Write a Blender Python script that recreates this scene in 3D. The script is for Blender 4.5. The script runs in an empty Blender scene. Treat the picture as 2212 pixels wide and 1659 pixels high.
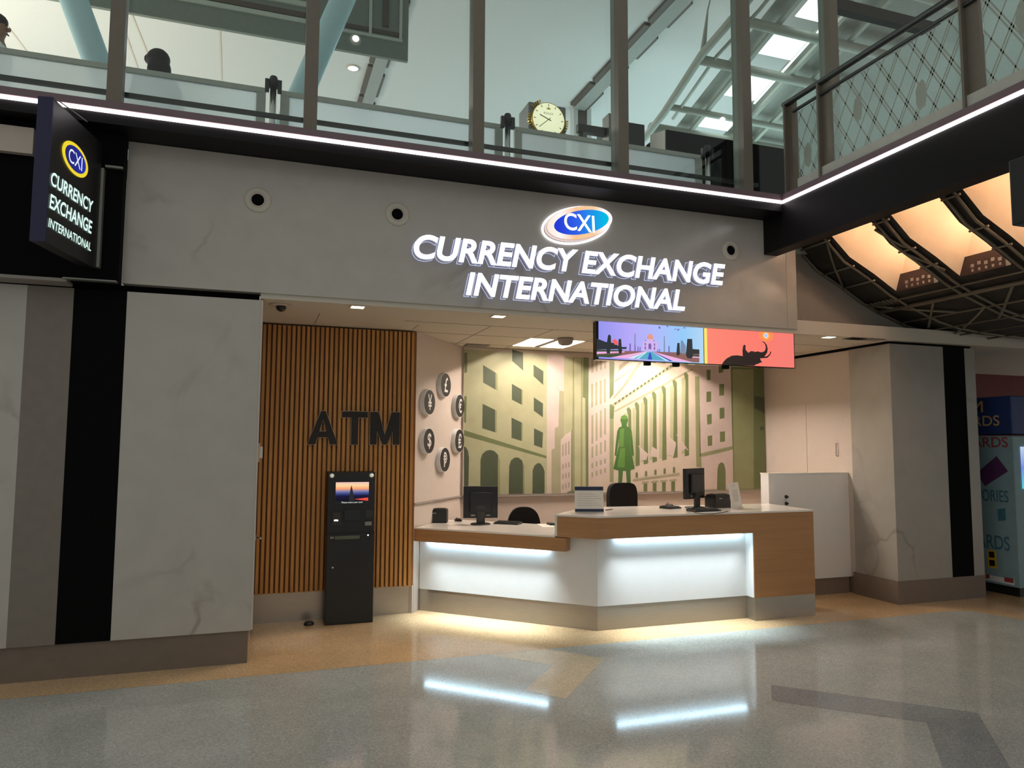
import bpy, bmesh, math, random
from mathutils import Matrix, Vector
random.seed(7)
R = math.radians
SC = bpy.context.scene
COL = SC.collection

# ------------------------------------------------------------------ camera, world, exposure
cam_d = bpy.data.cameras.new('camera'); cam = bpy.data.objects.new('camera', cam_d); COL.objects.link(cam)
cam_d.sensor_width = 36.0; cam_d.sensor_fit = 'HORIZONTAL'; cam_d.lens = 1580.0 / 2212.0 * 36.0
cam_d.clip_start = 0.05; cam_d.clip_end = 200
yaw, pitch, roll = R(19.0269), R(4.7153), R(0.2761)
fw = Vector((math.sin(yaw)*math.cos(pitch), math.cos(yaw)*math.cos(pitch), math.sin(pitch)))
rt = Vector((math.cos(yaw), -math.sin(yaw), 0)); up = rt.cross(fw)
rt2 = rt*math.cos(roll) + up*math.sin(roll); up2 = up*math.cos(roll) - rt*math.sin(roll)
cam.matrix_world = Matrix(((rt2.x, up2.x, -fw.x, 0), (rt2.y, up2.y, -fw.y, 0), (rt2.z, up2.z, -fw.z, 1.6), (0, 0, 0, 1)))
SC.camera = cam
SC.view_settings.view_transform = 'Standard'; SC.view_settings.look = 'None'
SC.view_settings.exposure = 0.0; SC.view_settings.gamma = 1.0; SC.view_settings.use_curve_mapping = False

world = bpy.data.worlds.new('hall_ambient'); SC.world = world; world.use_nodes = True
wb = world.node_tree.nodes['Background']; wb.inputs[0].default_value = (0.93, 0.95, 0.90, 1); wb.inputs[1].default_value = 0.44

def light(kind, name, loc, energy, color, rot=(0, 0, 0), **kw):
    d = bpy.data.lights.new(name, kind); d.energy = energy; d.color = color
    for k, v in kw.items(): setattr(d, k, v)
    o = bpy.data.objects.new(name, d); COL.objects.link(o); o.location = loc; o.rotation_euler = rot
    return o
# unseen fill lamps added behind the barriers to brighten the upper ceiling
light('AREA', 'added_ceiling_fill', (-7.0, 12.0, 4.3), 640, (1.0, 0.90, 0.78), (R(180), 0, 0), shape='RECTANGLE', size=4, size_y=5)
light('AREA', 'added_ceiling_fill', (9.5, 13.0, 4.3), 230, (0.70, 0.95, 0.97), (R(180), 0, 0), shape='RECTANGLE', size=5, size_y=6)
# fill lamps added far back, brightening the frosted barriers and back wall
light('AREA', 'added_barrier_fill', (-5.0, 19.0, 8.9), 1000, (1.0, 0.95, 0.86), (0, 0, 0), shape='RECTANGLE', size=8, size_y=3)
light('AREA', 'added_barrier_fill', (6.0, 19.0, 8.9), 900, (0.72, 0.90, 1.0), (0, 0, 0), shape='RECTANGLE', size=8, size_y=3)

# ------------------------------------------------------------------ materials
def S(r, g, b):
    f = lambda c: (c/255/12.92) if c <= 10 else ((c/255+0.055)/1.055)**2.4
    return (f(r), f(g), f(b), 1)
def mat(name, col, rough=.5, metal=0, es=0, ecol=None, noise=0.06, nscale=14, stretch=None, bump=0, spec=.5):
    m = bpy.data.materials.new(name); m.use_nodes = True
    nt = m.node_tree; b = nt.nodes['Principled BSDF']
    b.inputs['Base Color'].default_value = col; b.inputs['Roughness'].default_value = rough
    b.inputs['Metallic'].default_value = metal; b.inputs['Specular IOR Level'].default_value = spec
    if es:
        b.inputs['Emission Color'].default_value = ecol or col; b.inputs['Emission Strength'].default_value = es
    if noise or bump:
        tc = nt.nodes.new('ShaderNodeTexCoord'); mp = nt.nodes.new('ShaderNodeMapping')
        if stretch: mp.inputs['Scale'].default_value = stretch
        nz = nt.nodes.new('ShaderNodeTexNoise'); nz.inputs['Scale'].default_value = nscale; nz.inputs['Detail'].default_value = 5
        nt.links.new(tc.outputs['Object'], mp.inputs['Vector']); nt.links.new(mp.outputs['Vector'], nz.inputs['Vector'])
        mx = nt.nodes.new('ShaderNodeMix'); mx.data_type = 'RGBA'
        mx.inputs['A'].default_value = tuple(c*(1-noise*2) for c in col[:3])+(1,); mx.inputs['B'].default_value = tuple(min(1, c*(1+noise*2)) for c in col[:3])+(1,)
        nt.links.new(nz.outputs['Fac'], mx.inputs['Factor']); nt.links.new(mx.outputs['Result'], b.inputs['Base Color'])
        if bump:
            bp = nt.nodes.new('ShaderNodeBump'); bp.inputs['Strength'].default_value = bump; bp.inputs['Distance'].default_value = .01
            nt.links.new(nz.outputs['Fac'], bp.inputs['Height']); nt.links.new(bp.outputs['Normal'], b.inputs['Normal'])
    return m
def glow(name, col, es): return mat(name, (0.02, 0.02, 0.02, 1), .4, 0, es, col, noise=0)
def marble(name, col, vein, rough=.22, amount=.5):
    m = mat(name, col, rough, noise=0); nt = m.node_tree; b = nt.nodes['Principled BSDF']; N = nt.nodes.new; L = nt.links.new
    tc = N('ShaderNodeTexCoord')
    n1 = N('ShaderNodeTexNoise'); n1.inputs['Scale'].default_value = .9; n1.inputs['Detail'].default_value = 7; n1.inputs['Distortion'].default_value = .6
    n2 = N('ShaderNodeTexNoise'); n2.inputs['Scale'].default_value = .8; n2.inputs['Detail'].default_value = 3
    n3 = N('ShaderNodeTexNoise'); n3.inputs['Scale'].default_value = 5; n3.inputs['Detail'].default_value = 6
    mp = N('ShaderNodeMapping'); mp.inputs['Location'].default_value = (3.1, 1.7, 5.3)
    L(tc.outputs['Object'], n1.inputs['Vector']); L(tc.outputs['Object'], mp.inputs['Vector']); L(mp.outputs['Vector'], n2.inputs['Vector']); L(tc.outputs['Object'], n3.inputs['Vector'])
    sb = N('ShaderNodeMath'); sb.operation = 'SUBTRACT'; sb.inputs[1].default_value = .5; ab = N('ShaderNodeMath'); ab.operation = 'ABSOLUTE'
    L(n1.outputs['Fac'], sb.inputs[0]); L(sb.outputs[0], ab.inputs[0])
    mr = N('ShaderNodeMapRange'); mr.inputs['From Min'].default_value = 0; mr.inputs['From Max'].default_value = .03; mr.inputs['To Min'].default_value = 1; mr.inputs['To Max'].default_value = 0
    L(ab.outputs[0], mr.inputs['Value'])
    m2 = N('ShaderNodeMapRange'); m2.inputs['From Min'].default_value = .53; m2.inputs['From Max'].default_value = .68; m2.inputs['To Max'].default_value = amount
    L(n2.outputs['Fac'], m2.inputs['Value'])
    mu = N('ShaderNodeMath'); mu.operation = 'MULTIPLY'; L(mr.outputs['Result'], mu.inputs[0]); L(m2.outputs['Result'], mu.inputs[1])
    c0 = N('ShaderNodeMix'); c0.data_type = 'RGBA'; c0.inputs['A'].default_value = tuple(c*.88 for c in col[:3])+(1,); c0.inputs['B'].default_value = tuple(min(1, c*1.1) for c in col[:3])+(1,)
    L(n3.outputs['Fac'], c0.inputs['Factor'])
    c1 = N('ShaderNodeMix'); c1.data_type = 'RGBA'; c1.inputs['B'].default_value = vein
    L(c0.outputs['Result'], c1.inputs['A']); L(mu.outputs[0], c1.inputs['Factor']); L(c1.outputs['Result'], b.inputs['Base Color'])
    return m
def terrazzo(name, col, rough=.085):
    m = mat(name, col, rough, noise=0); nt = m.node_tree; b = nt.nodes['Principled BSDF']; N = nt.nodes.new; L = nt.links.new
    tc = N('ShaderNodeTexCoord'); v = N('ShaderNodeTexVoronoi'); v.inputs['Scale'].default_value = 130
    L(tc.outputs['Object'], v.inputs['Vector']); r = N('ShaderNodeValToRGB')
    n = N('ShaderNodeTexNoise'); n.inputs['Scale'].default_value = 2.2; n.inputs['Detail'].default_value = 6; L(tc.outputs['Object'], n.inputs['Vector'])
    sp = N('ShaderNodeSeparateColor'); L(v.outputs['Color'], sp.inputs['Color']); L(sp.outputs[0], r.inputs['Fac'])
    e = r.color_ramp.elements; e[0].color = tuple(c*.78 for c in col[:3])+(1,); e[1].color = tuple(min(1, c*1.28) for c in col[:3])+(1,)
    x = r.color_ramp.elements.new(.3); x.color = tuple(c*.95 for c in col[:3])+(1,); x = r.color_ramp.elements.new(.8); x.color = tuple(c*1.05 for c in col[:3])+(1,)
    mx = N('ShaderNodeMix'); mx.data_type = 'RGBA'; mx.blend_type = 'MULTIPLY'; mx.inputs['Factor'].default_value = .35
    L(r.outputs['Color'], mx.inputs['A']); L(n.outputs['Fac'], mx.inputs['B']); L(mx.outputs['Result'], b.inputs['Base Color'])
    mr = N('ShaderNodeMapRange'); mr.inputs['To Min'].default_value = rough*.8; mr.inputs['To Max'].default_value = rough*1.3; L(n.outputs['Fac'], mr.inputs['Value']); L(mr.outputs['Result'], b.inputs['Roughness'])
    return m
def wood(name, c1, c2, rough=.45, axis='Z', scale=3):
    m = mat(name, c1, rough, noise=0); nt = m.node_tree; b = nt.nodes['Principled BSDF']; N = nt.nodes.new; L = nt.links.new
    tc = N('ShaderNodeTexCoord'); mp = N('ShaderNodeMapping'); mp.inputs['Scale'].default_value = (14, 14, .6) if axis == 'Z' else (.7, .7, 14)
    n = N('ShaderNodeTexNoise'); n.inputs['Scale'].default_value = scale; n.inputs['Detail'].default_value = 6; n.inputs['Distortion'].default_value = .4
    L(tc.outputs['Object'], mp.inputs['Vector']); L(mp.outputs['Vector'], n.inputs['Vector'])
    r = N('ShaderNodeValToRGB'); r.color_ramp.elements[0].position = .3; r.color_ramp.elements[1].position = .72
    r.color_ramp.elements[0].color = c2; r.color_ramp.elements[1].color = c1
    L(n.outputs['Fac'], r.inputs['Fac']); L(r.outputs['Color'], b.inputs['Base Color'])
    return m
def clear_glass(name):
    m = bpy.data.materials.new(name); m.use_nodes = True; nt = m.node_tree; nt.nodes.clear(); N = nt.nodes.new
    o = N('ShaderNodeOutputMaterial'); mx = N('ShaderNodeMixShader'); t = N('ShaderNodeBsdfTransparent'); g = N('ShaderNodeBsdfGlossy'); f = N('ShaderNodeMath'); lw = N('ShaderNodeLayerWeight'); pw = N('ShaderNodeMath')
    t.inputs[0].default_value = (.93, .97, .96, 1); g.inputs['Roughness'].default_value = .02; lw.inputs[0].default_value = .5; pw.operation = 'POWER'; pw.inputs[1].default_value = 5; f.operation = 'MULTIPLY_ADD'; f.inputs[1].default_value = .8; f.inputs[2].default_value = .025
    nt.links.new(lw.outputs['Facing'], pw.inputs[0]); nt.links.new(pw.outputs[0], f.inputs[0])
    nt.links.new(f.outputs[0], mx.inputs[0]); nt.links.new(t.outputs[0], mx.inputs[1]); nt.links.new(g.outputs[0], mx.inputs[2]); nt.links.new(mx.outputs[0], o.inputs[0])
    return m
def frosted(name, col, trans=.4, rough=.35, haze=(.8, .88, .9, 1)):
    m = bpy.data.materials.new(name); m.use_nodes = True; nt = m.node_tree; nt.nodes.clear(); N = nt.nodes.new
    o = N('ShaderNodeOutputMaterial'); mx = N('ShaderNodeMixShader'); t = N('ShaderNodeBsdfTranslucent'); g = N('ShaderNodeBsdfRefraction')
    n = N('ShaderNodeTexNoise'); n.inputs['Scale'].default_value = 60; mr = N('ShaderNodeMapRange'); mr.inputs['To Min'].default_value = trans*.9; mr.inputs['To Max'].default_value = trans*1.1
    nt.links.new(n.outputs['Fac'], mr.inputs['Value']); nt.links.new(mr.outputs['Result'], mx.inputs[0])
    t.inputs[0].default_value = haze; g.inputs[0].default_value = col; g.inputs['Roughness'].default_value = rough; g.inputs['IOR'].default_value = 1.05
    nt.links.new(g.outputs[0], mx.inputs[1]); nt.links.new(t.outputs[0], mx.inputs[2]); nt.links.new(mx.outputs[0], o.inputs[0])
    return m
def screen_grad(name, axis, a, b_, stops, es):
    m = bpy.data.materials.new(name); m.use_nodes = True; nt = m.node_tree; nt.nodes.clear(); N = nt.nodes.new; L = nt.links.new
    o = N('ShaderNodeOutputMaterial'); e = N('ShaderNodeEmission'); e.inputs[1].default_value = es
    tc = N('ShaderNodeTexCoord'); sx = N('ShaderNodeSeparateXYZ'); mr = N('ShaderNodeMapRange'); r = N('ShaderNodeValToRGB')
    mr.inputs['From Min'].default_value = a; mr.inputs['From Max'].default_value = b_
    L(tc.outputs['Object'], sx.inputs[0]); L(sx.outputs[axis], mr.inputs['Value']); L(mr.outputs['Result'], r.inputs['Fac'])
    els = r.color_ramp.elements
    while len(els) > 1: els.remove(els[-1])
    els[0].position = stops[0][0]; els[0].color = stops[0][1]
    for p, c in stops[1:]: x = els.new(p); x.color = c
    L(r.outputs['Color'], e.inputs[0]); L(e.outputs[0], o.inputs[0])
    return m

M = dict(
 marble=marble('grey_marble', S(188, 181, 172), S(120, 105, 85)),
 marble_dark=marble('marble_painted_shade', S(160, 155, 147), S(110, 100, 88)),  # same marble darkened: dimmer light at the right pier put into the colour
 taupe=mat('taupe_panel', S(128, 118, 108), .5),
 black=mat('matte_black_panel', S(9, 9, 10), .8, noise=.1, spec=.1),
 fascia=mat('dark_fascia', S(13, 9, 11), .55, noise=.1, spec=.25),
 base=mat('brown_grey_base', S(120, 106, 94), .45),
 steel=mat('brushed_base_metal', S(176, 168, 156), .3, .75, stretch=(1, 1, 30), nscale=8),
 paint=mat('warm_white_paint', S(204, 190, 178), .6, noise=.02),
 gypsum=mat('grey_gypsum', S(150, 142, 134), .7, noise=.03),
 ceil=mat('ceiling_tile', S(205, 196, 182), .8, noise=.03, nscale=60),
 joint=mat('ceiling_joint', S(110, 102, 92), .8),
 floor=terrazzo('grey_terrazzo', S(196, 199, 192)), beige=terrazzo('tan_terrazzo', S(228, 192, 146)), darkfl=terrazzo('dark_terrazzo', S(164, 168, 168)), cream=terrazzo('cream_terrazzo', S(226, 210, 178)),
 slat=wood('oak_slats', S(206, 150, 78), S(176, 120, 58)), slatback=mat('slat_backing', S(136, 90, 46), .7), wood=wood('oak_veneer', S(178, 132, 88), S(164, 119, 76), axis='X', scale=2),
 white=mat('white_laminate', S(228, 228, 226), .35, noise=.015), top=mat('white_quartz_top', S(236, 230, 220), .12, noise=.03, nscale=120),
 plastic=mat('black_plastic', S(22, 21, 22), .4, noise=.08), plastic2=mat('charcoal_plastic', S(44, 42, 42), .45), gloss=mat('black_gloss', S(10, 10, 11), .12), fabric=mat('black_fabric', S(24, 22, 23), .9, noise=.15, nscale=80, bump=.3),
 chrome=mat('chrome', S(210, 210, 208), .15, 1, noise=.03), metal=mat('grey_metal', S(140, 138, 132), .4, .5), cap=mat('mauve_metal_cap', S(120, 100, 106), .45, .3), bframe=mat('barrier_frame', S(186, 186, 176), .45), mull=mat('bronze_mullion', S(118, 110, 98), .45, .2), mullside=mat('grey_green_gasket', S(120, 132, 122), .45),
 rail=mat('dark_rail', S(62, 60, 54), .4, .3), navy=mat('navy_edge', S(30, 28, 70), .5), gold=mat('gold', S(230, 190, 70), .25, .9), paper=mat('white_paper', S(226, 222, 214), .7, noise=.02), ink=mat('grey_ink', S(110, 108, 106), .8), navyband=mat('navy_card_band', S(36, 44, 72), .5),
 glass=clear_glass('clear_glazing'), frost=frosted('frosted_barrier', (.96, .98, .99, 1), .62, .3, (.93, .96, .97, 1)), etched=frosted('etched_glass', (.88, .97, .95, 1), .6, .25, (.84, .95, .92, 1)), etch=mat('etched_lines', S(160, 168, 156), .6),
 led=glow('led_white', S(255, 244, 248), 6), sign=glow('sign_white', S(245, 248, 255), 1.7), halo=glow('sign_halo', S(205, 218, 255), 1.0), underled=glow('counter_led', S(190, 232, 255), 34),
 louver=mat('louver_metal', S(120, 114, 106), .5), pm=mat('black_disc', S(30, 24, 22), .6), returns=mat('letter_return', S(190, 190, 215), .5, es=.25, ecol=S(190, 190, 225), noise=0), roofw=mat('upper_ceiling_white', S(206, 205, 202), .8, noise=.02), bulk=mat('grey_green_bulkhead', S(124, 132, 122), .6), chan=mat('track_channel', S(150, 152, 146), .5), pale=mat('pale_stripe', S(190, 196, 184), .6), brown=mat('brown_track', S(84, 72, 62), .5), tube=mat('pale_blue_paint', S(180, 214, 220), .45, noise=.03), truss=mat('white_truss_paint', S(176, 180, 168), .55), sky=glow('skylight_glass', S(240, 252, 250), 2.2), upfl=mat('upper_floor', S(170, 172, 168), .3),
 vault=mat('dark_mesh_ceiling', S(46, 42, 36), .8, noise=.35, nscale=9), lattice=mat('lattice_metal', S(122, 114, 98), .5, .3), peach=mat('cream_fabric_liner', S(250, 226, 196), .8, noise=.02), band=mat('dark_patterned_band', S(58, 40, 34), .6, noise=.25, nscale=30), spot=glow('lamp_face', S(255, 240, 205), 3.0),
 red=mat('dark_red_wall', S(96, 34, 28), .7),
)

# ------------------------------------------------------------------ mesh builder
class MB:
    def __init__(s): s.v = []; s.f = []; s.mi = []; s.xf = Matrix.Identity(4); s.m = 0; s.smooth = []
    def add(s, vs, fs, sm=False):
        o = len(s.v); s.v += [s.xf @ Vector(v) for v in vs]
        for f in fs: s.f.append([o+i for i in f]); s.mi.append(s.m); s.smooth.append(sm)
    def box(s, x0, x1, y0, y1, z0, z1):
        v = [(x, y, z) for z in (z0, z1) for y in (y0, y1) for x in (x0, x1)]
        s.add(v, [(0, 2, 3, 1), (4, 5, 7, 6), (0, 1, 5, 4), (2, 6, 7, 3), (0, 4, 6, 2), (1, 3, 7, 5)]); return s
    def rbox(s, x0, x1, y0, y1, z0, z1, r=.01, seg=2):
        bm = bmesh.new(); bmesh.ops.create_cube(bm, size=1)
        for v in bm.verts: v.co = Vector(((x0+x1)/2+v.co.x*(x1-x0), (y0+y1)/2+v.co.y*(y1-y0), (z0+z1)/2+v.co.z*(z1-z0)))
        bmesh.ops.bevel(bm, geom=bm.edges[:], offset=r, segments=seg, affect='EDGES', profile=.5)
        bm.verts.index_update(); s.add([v.co.copy() for v in bm.verts], [[v.index for v in f.verts] for f in bm.faces]); bm.free(); return s
    def prism(s, pts, ax, a, b):
        g = {'z': lambda p, t: (p[0], p[1], t), 'y': lambda p, t: (p[0], t, p[1]), 'x': lambda p, t: (t, p[0], p[1])}[ax]
        ar = sum(pts[i][0]*pts[(i+1) % len(pts)][1]-pts[(i+1) % len(pts)][0]*pts[i][1] for i in range(len(pts)))
        if ar < 0: pts = pts[::-1]
        n = len(pts); v = [g(p, a) for p in pts]+[g(p, b) for p in pts]
        fl = (ax == 'y') ^ (b < a)
        fs = [list(range(n))[::-1], list(range(n, 2*n))]+[[i, (i+1) % n, n+(i+1) % n, n+i] for i in range(n)]
        if fl: fs = [f[::-1] for f in fs]
        s.add(v, fs); return s
    def flat(s, pts, ax, t):
        g = {'z': lambda p: (p[0], p[1], t), 'y': lambda p: (p[0], t, p[1]), 'x': lambda p: (t, p[0], p[1])}[ax]
        s.add([g(p) for p in pts], [list(range(len(pts)))]); return s
    def poly3(s, pts): s.add(pts, [list(range(len(pts)))]); return s
    def tube(s, path, r, n=10, caps=True, close=False):
        path = [Vector(p) for p in path]; k = len(path); rs = r if isinstance(r, (list, tuple)) else [r]*k
        rings = []; pt = None; nrm = None
        for i, p in enumerate(path):
            a = path[i-1] if (i > 0 or close) else p; b = path[(i+1) % k] if (i < k-1 or close) else p
            t = (b-a).normalized()
            if nrm is None: nrm = t.orthogonal().normalized()
            else:
                nrm = nrm-t*nrm.dot(t); nrm = nrm.normalized() if nrm.length > 1e-6 else t.orthogonal().normalized()
            bn = t.cross(nrm); rings.append([p+(nrm*math.cos(2*math.pi*j/n)+bn*math.sin(2*math.pi*j/n))*rs[i] for j in range(n)])
        v = [x for rr in rings for x in rr]; fs = []
        for i in range(k if close else k-1):
            for j in range(n):
                i2 = (i+1) % k; fs.append((i*n+j, i*n+(j+1) % n, i2*n+(j+1) % n, i2*n+j))
        s.add(v, fs, True)
        if caps and not close: s.add(rings[0], [list(range(n))[::-1]]); s.add(rings[-1], [list(range(n))])
        return s
    def lathe(s, prof, c=(0, 0, 0), ax='z', n=20, cap=True):
        c = Vector(c); v = []
        for r, h in prof:
            for j in range(n):
                a = 2*math.pi*j/n; x, y = r*math.cos(a), r*math.sin(a)
                v.append(c+Vector({'z': (x, y, h), 'y': (x, h, -y), 'x': (h, x, y)}[ax]))
        k = len(prof); fs = [(i*n+j, i*n+(j+1) % n, (i+1)*n+(j+1) % n, (i+1)*n+j) for i in range(k-1) for j in range(n)]
        s.add(v, fs, True)
        if cap and prof[0][0] > 1e-4: s.add(v[:n], [list(range(n))[::-1]])
        if cap and prof[-1][0] > 1e-4: s.add(v[-n:], [list(range(n))])
        return s
    def ball(s, c, rx, ry=None, rz=None, n=16):
        ry = ry or rx; rz = rz or rx; v = []; k = n//2+1
        for i in range(k):
            t = math.pi*i/(k-1)
            for j in range(n):
                a = 2*math.pi*j/n; v.append((c[0]+rx*math.sin(t)*math.cos(a), c[1]+ry*math.sin(t)*math.sin(a), c[2]-rz*math.cos(t)))
        s.add(v, [(i*n+j, i*n+(j+1) % n, (i+1)*n+(j+1) % n, (i+1)*n+j) for i in range(k-1) for j in range(n)], True); return s
    def beam(s, a, b, w, h, upv=(0, 0, 1)):
        a, b = Vector(a), Vector(b); t = (b-a).normalized(); u = Vector(upv); r = t.cross(u)
        r = r.normalized() if r.length > 1e-5 else t.orthogonal().normalized(); u = r.cross(t)
        v = [p+r*(w/2*i)+u*(h/2*j) for p in (a, b) for i, j in ((-1, -1), (1, -1), (1, 1), (-1, 1))]
        s.add(v, [(0, 3, 2, 1), (4, 5, 6, 7), (0, 1, 5, 4), (1, 2, 6, 5), (2, 3, 7, 6), (3, 0, 4, 7)]); return s
INV = {}
def link(name, me, parent=None):
    o = bpy.data.objects.new(name, me); COL.objects.link(o)
    if parent: o.parent = parent
    INV[o.name] = INV.get(parent.name, Matrix.Identity(4)) if parent else Matrix.Identity(4)
    return o
def obj(name, mb, mats, parent=None):
    inv = INV.get(parent.name, Matrix.Identity(4)) if parent else Matrix.Identity(4)
    me = bpy.data.meshes.new(name); me.from_pydata([inv @ v for v in mb.v], [], mb.f)
    for m in (mats if isinstance(mats, (list, tuple)) else [mats]): me.materials.append(M[m] if isinstance(m, str) else m)
    for p, i, sm in zip(me.polygons, mb.mi, mb.smooth): p.material_index = i; p.use_smooth = sm
    bm = bmesh.new(); bm.from_mesh(me); bmesh.ops.remove_doubles(bm, verts=bm.verts, dist=1e-6); bm.to_mesh(me); bm.free()
    me.update(); return link(name, me, parent)
def tag(o, label=None, cat=None, group=None, kind=None):
    if label: o['label'] = label
    if cat: o['category'] = cat
    if group: o['group'] = group
    if kind: o['kind'] = kind
    return o
def struct(name, mb, mats, label=None):
    o = obj(name, mb, mats); o['kind'] = 'structure'
    if label: o['label'] = label; o['category'] = name.split('_')[0]
    return o
def thing(name, label, cat, loc=(0, 0, 0), rz=0, group=None):
    o = bpy.data.objects.new(name, None); COL.objects.link(o); o.location = loc; o.rotation_euler = (0, 0, rz); o.empty_display_size = .1
    INV[o.name] = (Matrix.Translation(loc) @ Matrix.Rotation(rz, 4, 'Z')).inverted()
    return tag(o, label, cat, group)
def solo(name, mb, mats, label, cat, group=None): return tag(obj(name, mb, mats), label, cat, group)
def dup(root, loc, rz, label):
    def cp(o, par):
        c = o.copy(); COL.objects.link(c)
        if par: c.parent = par
        for ch in list(o.children): cp(ch, c)
        return c
    r = cp(root, None); r.location = loc; r.rotation_euler = (0, 0, rz); r['label'] = label
    return r
def text_geo(body, bold=0., shear=0., ext=0., outline=0.):
    c = bpy.data.curves.new('t', 'FONT'); c.body = body; c.offset = bold; c.shear = shear; c.extrude = ext; c.resolution_u = 6
    if outline: c.fill_mode = 'NONE'; c.bevel_depth = outline; c.bevel_resolution = 1
    o = bpy.data.objects.new('t', c); COL.objects.link(o); bpy.context.view_layer.update()
    me = bpy.data.meshes.new_from_object(o.evaluated_get(bpy.context.evaluated_depsgraph_get()))
    v = [p.co.copy() for p in me.vertices]; f = [list(p.vertices) for p in me.polygons]
    bpy.data.objects.remove(o); bpy.data.curves.remove(c); bpy.data.meshes.remove(me); return v, f
def put_text(mb, body, u0, u1, w0, w1, fn, ext=0., bold=0., shear=0., ref=None):
    """text stretched to the rectangle u0..u1, w0..w1; fn maps (u, w, depth) to the world"""
    v, f = text_geo(body, bold, shear, 1. if ext else 0.)
    x0 = min(p.x for p in v); x1 = max(p.x for p in v); y0 = min(p.y for p in v); y1 = max(p.y for p in v)
    mb.add([fn(u0+(p.x-x0)/(x1-x0)*(u1-u0), w0+(p.y-y0)/(y1-y0)*(w1-w0), p.z*ext) for p in v], f)
def islands(v, f):
    par = list(range(len(v)))
    def fd(a):
        while par[a] != a: par[a] = par[par[a]]; a = par[a]
        return a
    key = {}
    for i, p in enumerate(v):                       # weld by position so front and sides of a glyph stay together
        k = (round(p[0], 4), round(p[1], 4), round(p[2], 4))
        if k in key: par[fd(i)] = fd(key[k])
        else: key[k] = i
    for q in f:
        for a in q[1:]: par[fd(a)] = fd(q[0])
    g = {}
    for q in f: g.setdefault(fd(q[0]), []).append(q)
    res = []
    for fs in g.values():
        ids = sorted({a for q in fs for a in q}); mp = {a: i for i, a in enumerate(ids)}
        res.append(([v[a] for a in ids], [[mp[a] for a in q] for q in fs]))
    res.sort(key=lambda t: sum(p[0] for p in t[0])/len(t[0]))
    return res
def ellipse(c, a, b, rot=0, n=40):
    return [(c[0]+a*math.cos(t)*math.cos(rot)-b*math.sin(t)*math.sin(rot), c[1]+a*math.cos(t)*math.sin(rot)+b*math.sin(t)*math.cos(rot)) for t in (2*math.pi*i/n for i in range(n))]


# ================================================================== SETTING
b = MB()                                             # floor with its inlaid terrazzo fields
b.m = 0; b.flat([(-9, -6), (12, -6), (12, 10), (-9, 10)], 'z', 0)
b.m = 1; b.flat([(-9, 5.48), (2.15, 5.48), (6.45, 5.49), (6.62, 5.42), (6.72, 5.1), (6.72, 2.5), (7.1, 2.5), (12, 2.5), (12, 10), (-9, 10)], 'z', .0006)
b.m = 3; b.flat([(2.18, 5.479), (2.504, 5.101), (1.882, 4.389), (1.686, 4.619), (2.076, 5.071), (1.721, 5.459)], 'z', .0009)
b.m = 2; b.flat([(3.30, 4.21), (4.15, 3.39), (3.0, 2.1), (2.7, 2.25), (3.72, 3.37), (3.10, 3.95)], 'z', .0009)
struct('floor', b, ['floor', 'beige', 'darkfl', 'cream'])

# left pier: marble, taupe and black panels above a recessed base
struct('wall_pier_marble', MB().box(-.925, -.012, 5.8, 7.4, .235, 2.68), 'marble')
struct('wall_pier_black', MB().box(-1.26, -.925, 5.802, 7.4, .235, 2.68), 'black')
struct('wall_pier_taupe', MB().box(-1.542, -1.26, 5.801, 7.4, .235, 2.68), 'taupe')
struct('wall_pier_outer', MB().box(-4.5, -1.542, 5.8, 7.4, .235, 2.68), 'marble')
struct('baseboard_left', MB().box(-4.5, -.03, 5.82, 7.4, 0, .235), 'base')
struct('trim_1', MB().box(-.012, .0, 5.795, 6.93, .24, 2.68), 'paint')
# right pier
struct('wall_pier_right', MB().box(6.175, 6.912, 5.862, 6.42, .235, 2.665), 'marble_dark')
struct('wall_pier_right_black', MB().box(6.912, 7.222, 5.864, 7.6, .235, 2.665), 'black')
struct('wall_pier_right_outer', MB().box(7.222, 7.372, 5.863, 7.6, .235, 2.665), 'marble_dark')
struct('baseboard_right', MB().box(6.168, 7.372, 5.86, 6.45, 0, .235), 'base')
struct('trim_2', MB().box(6.185, 7.36, 5.9, 7.4, 2.665, 2.70), 'black')
struct('trim_3', MB().box(-4.5, -.03, 5.87, 7.2, 2.68, 2.735), 'black')
# header over the booth
struct('wall_header', MB().box(-.96, 4.822, 5.78, 5.93, 2.735, 3.78).box(4.826, 4.942, 5.781, 5.93, 2.735, 3.775), 'marble')
struct('wall_header_right', MB().box(4.942, 12, 6.0, 6.1, 2.735, 3.9), 'gypsum')
struct('wall_black_left', MB().box(-6, -.962, 5.66, 5.78, 2.71, 3.78), 'black')
struct('trim_4', MB().box(-6, -1.27, 5.62, 5.8, 2.688, 2.71), 'gypsum')
struct('trim_5', MB().box(-6, -1.51, 5.61, 5.66, 3.545, 3.725), 'paint')
struct('trim_6', MB().box(-1.125, -1.075, 5.6, 5.66, 2.80, 3.50), 'metal')
struct('trim_7', MB().box(-1.075, -.965, 5.63, 5.66, 3.52, 3.535), 'metal')
struct('trim_8', MB().box(-1.29, -.965, 5.6, 5.66, 2.705, 2.715), 'metal')
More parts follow.
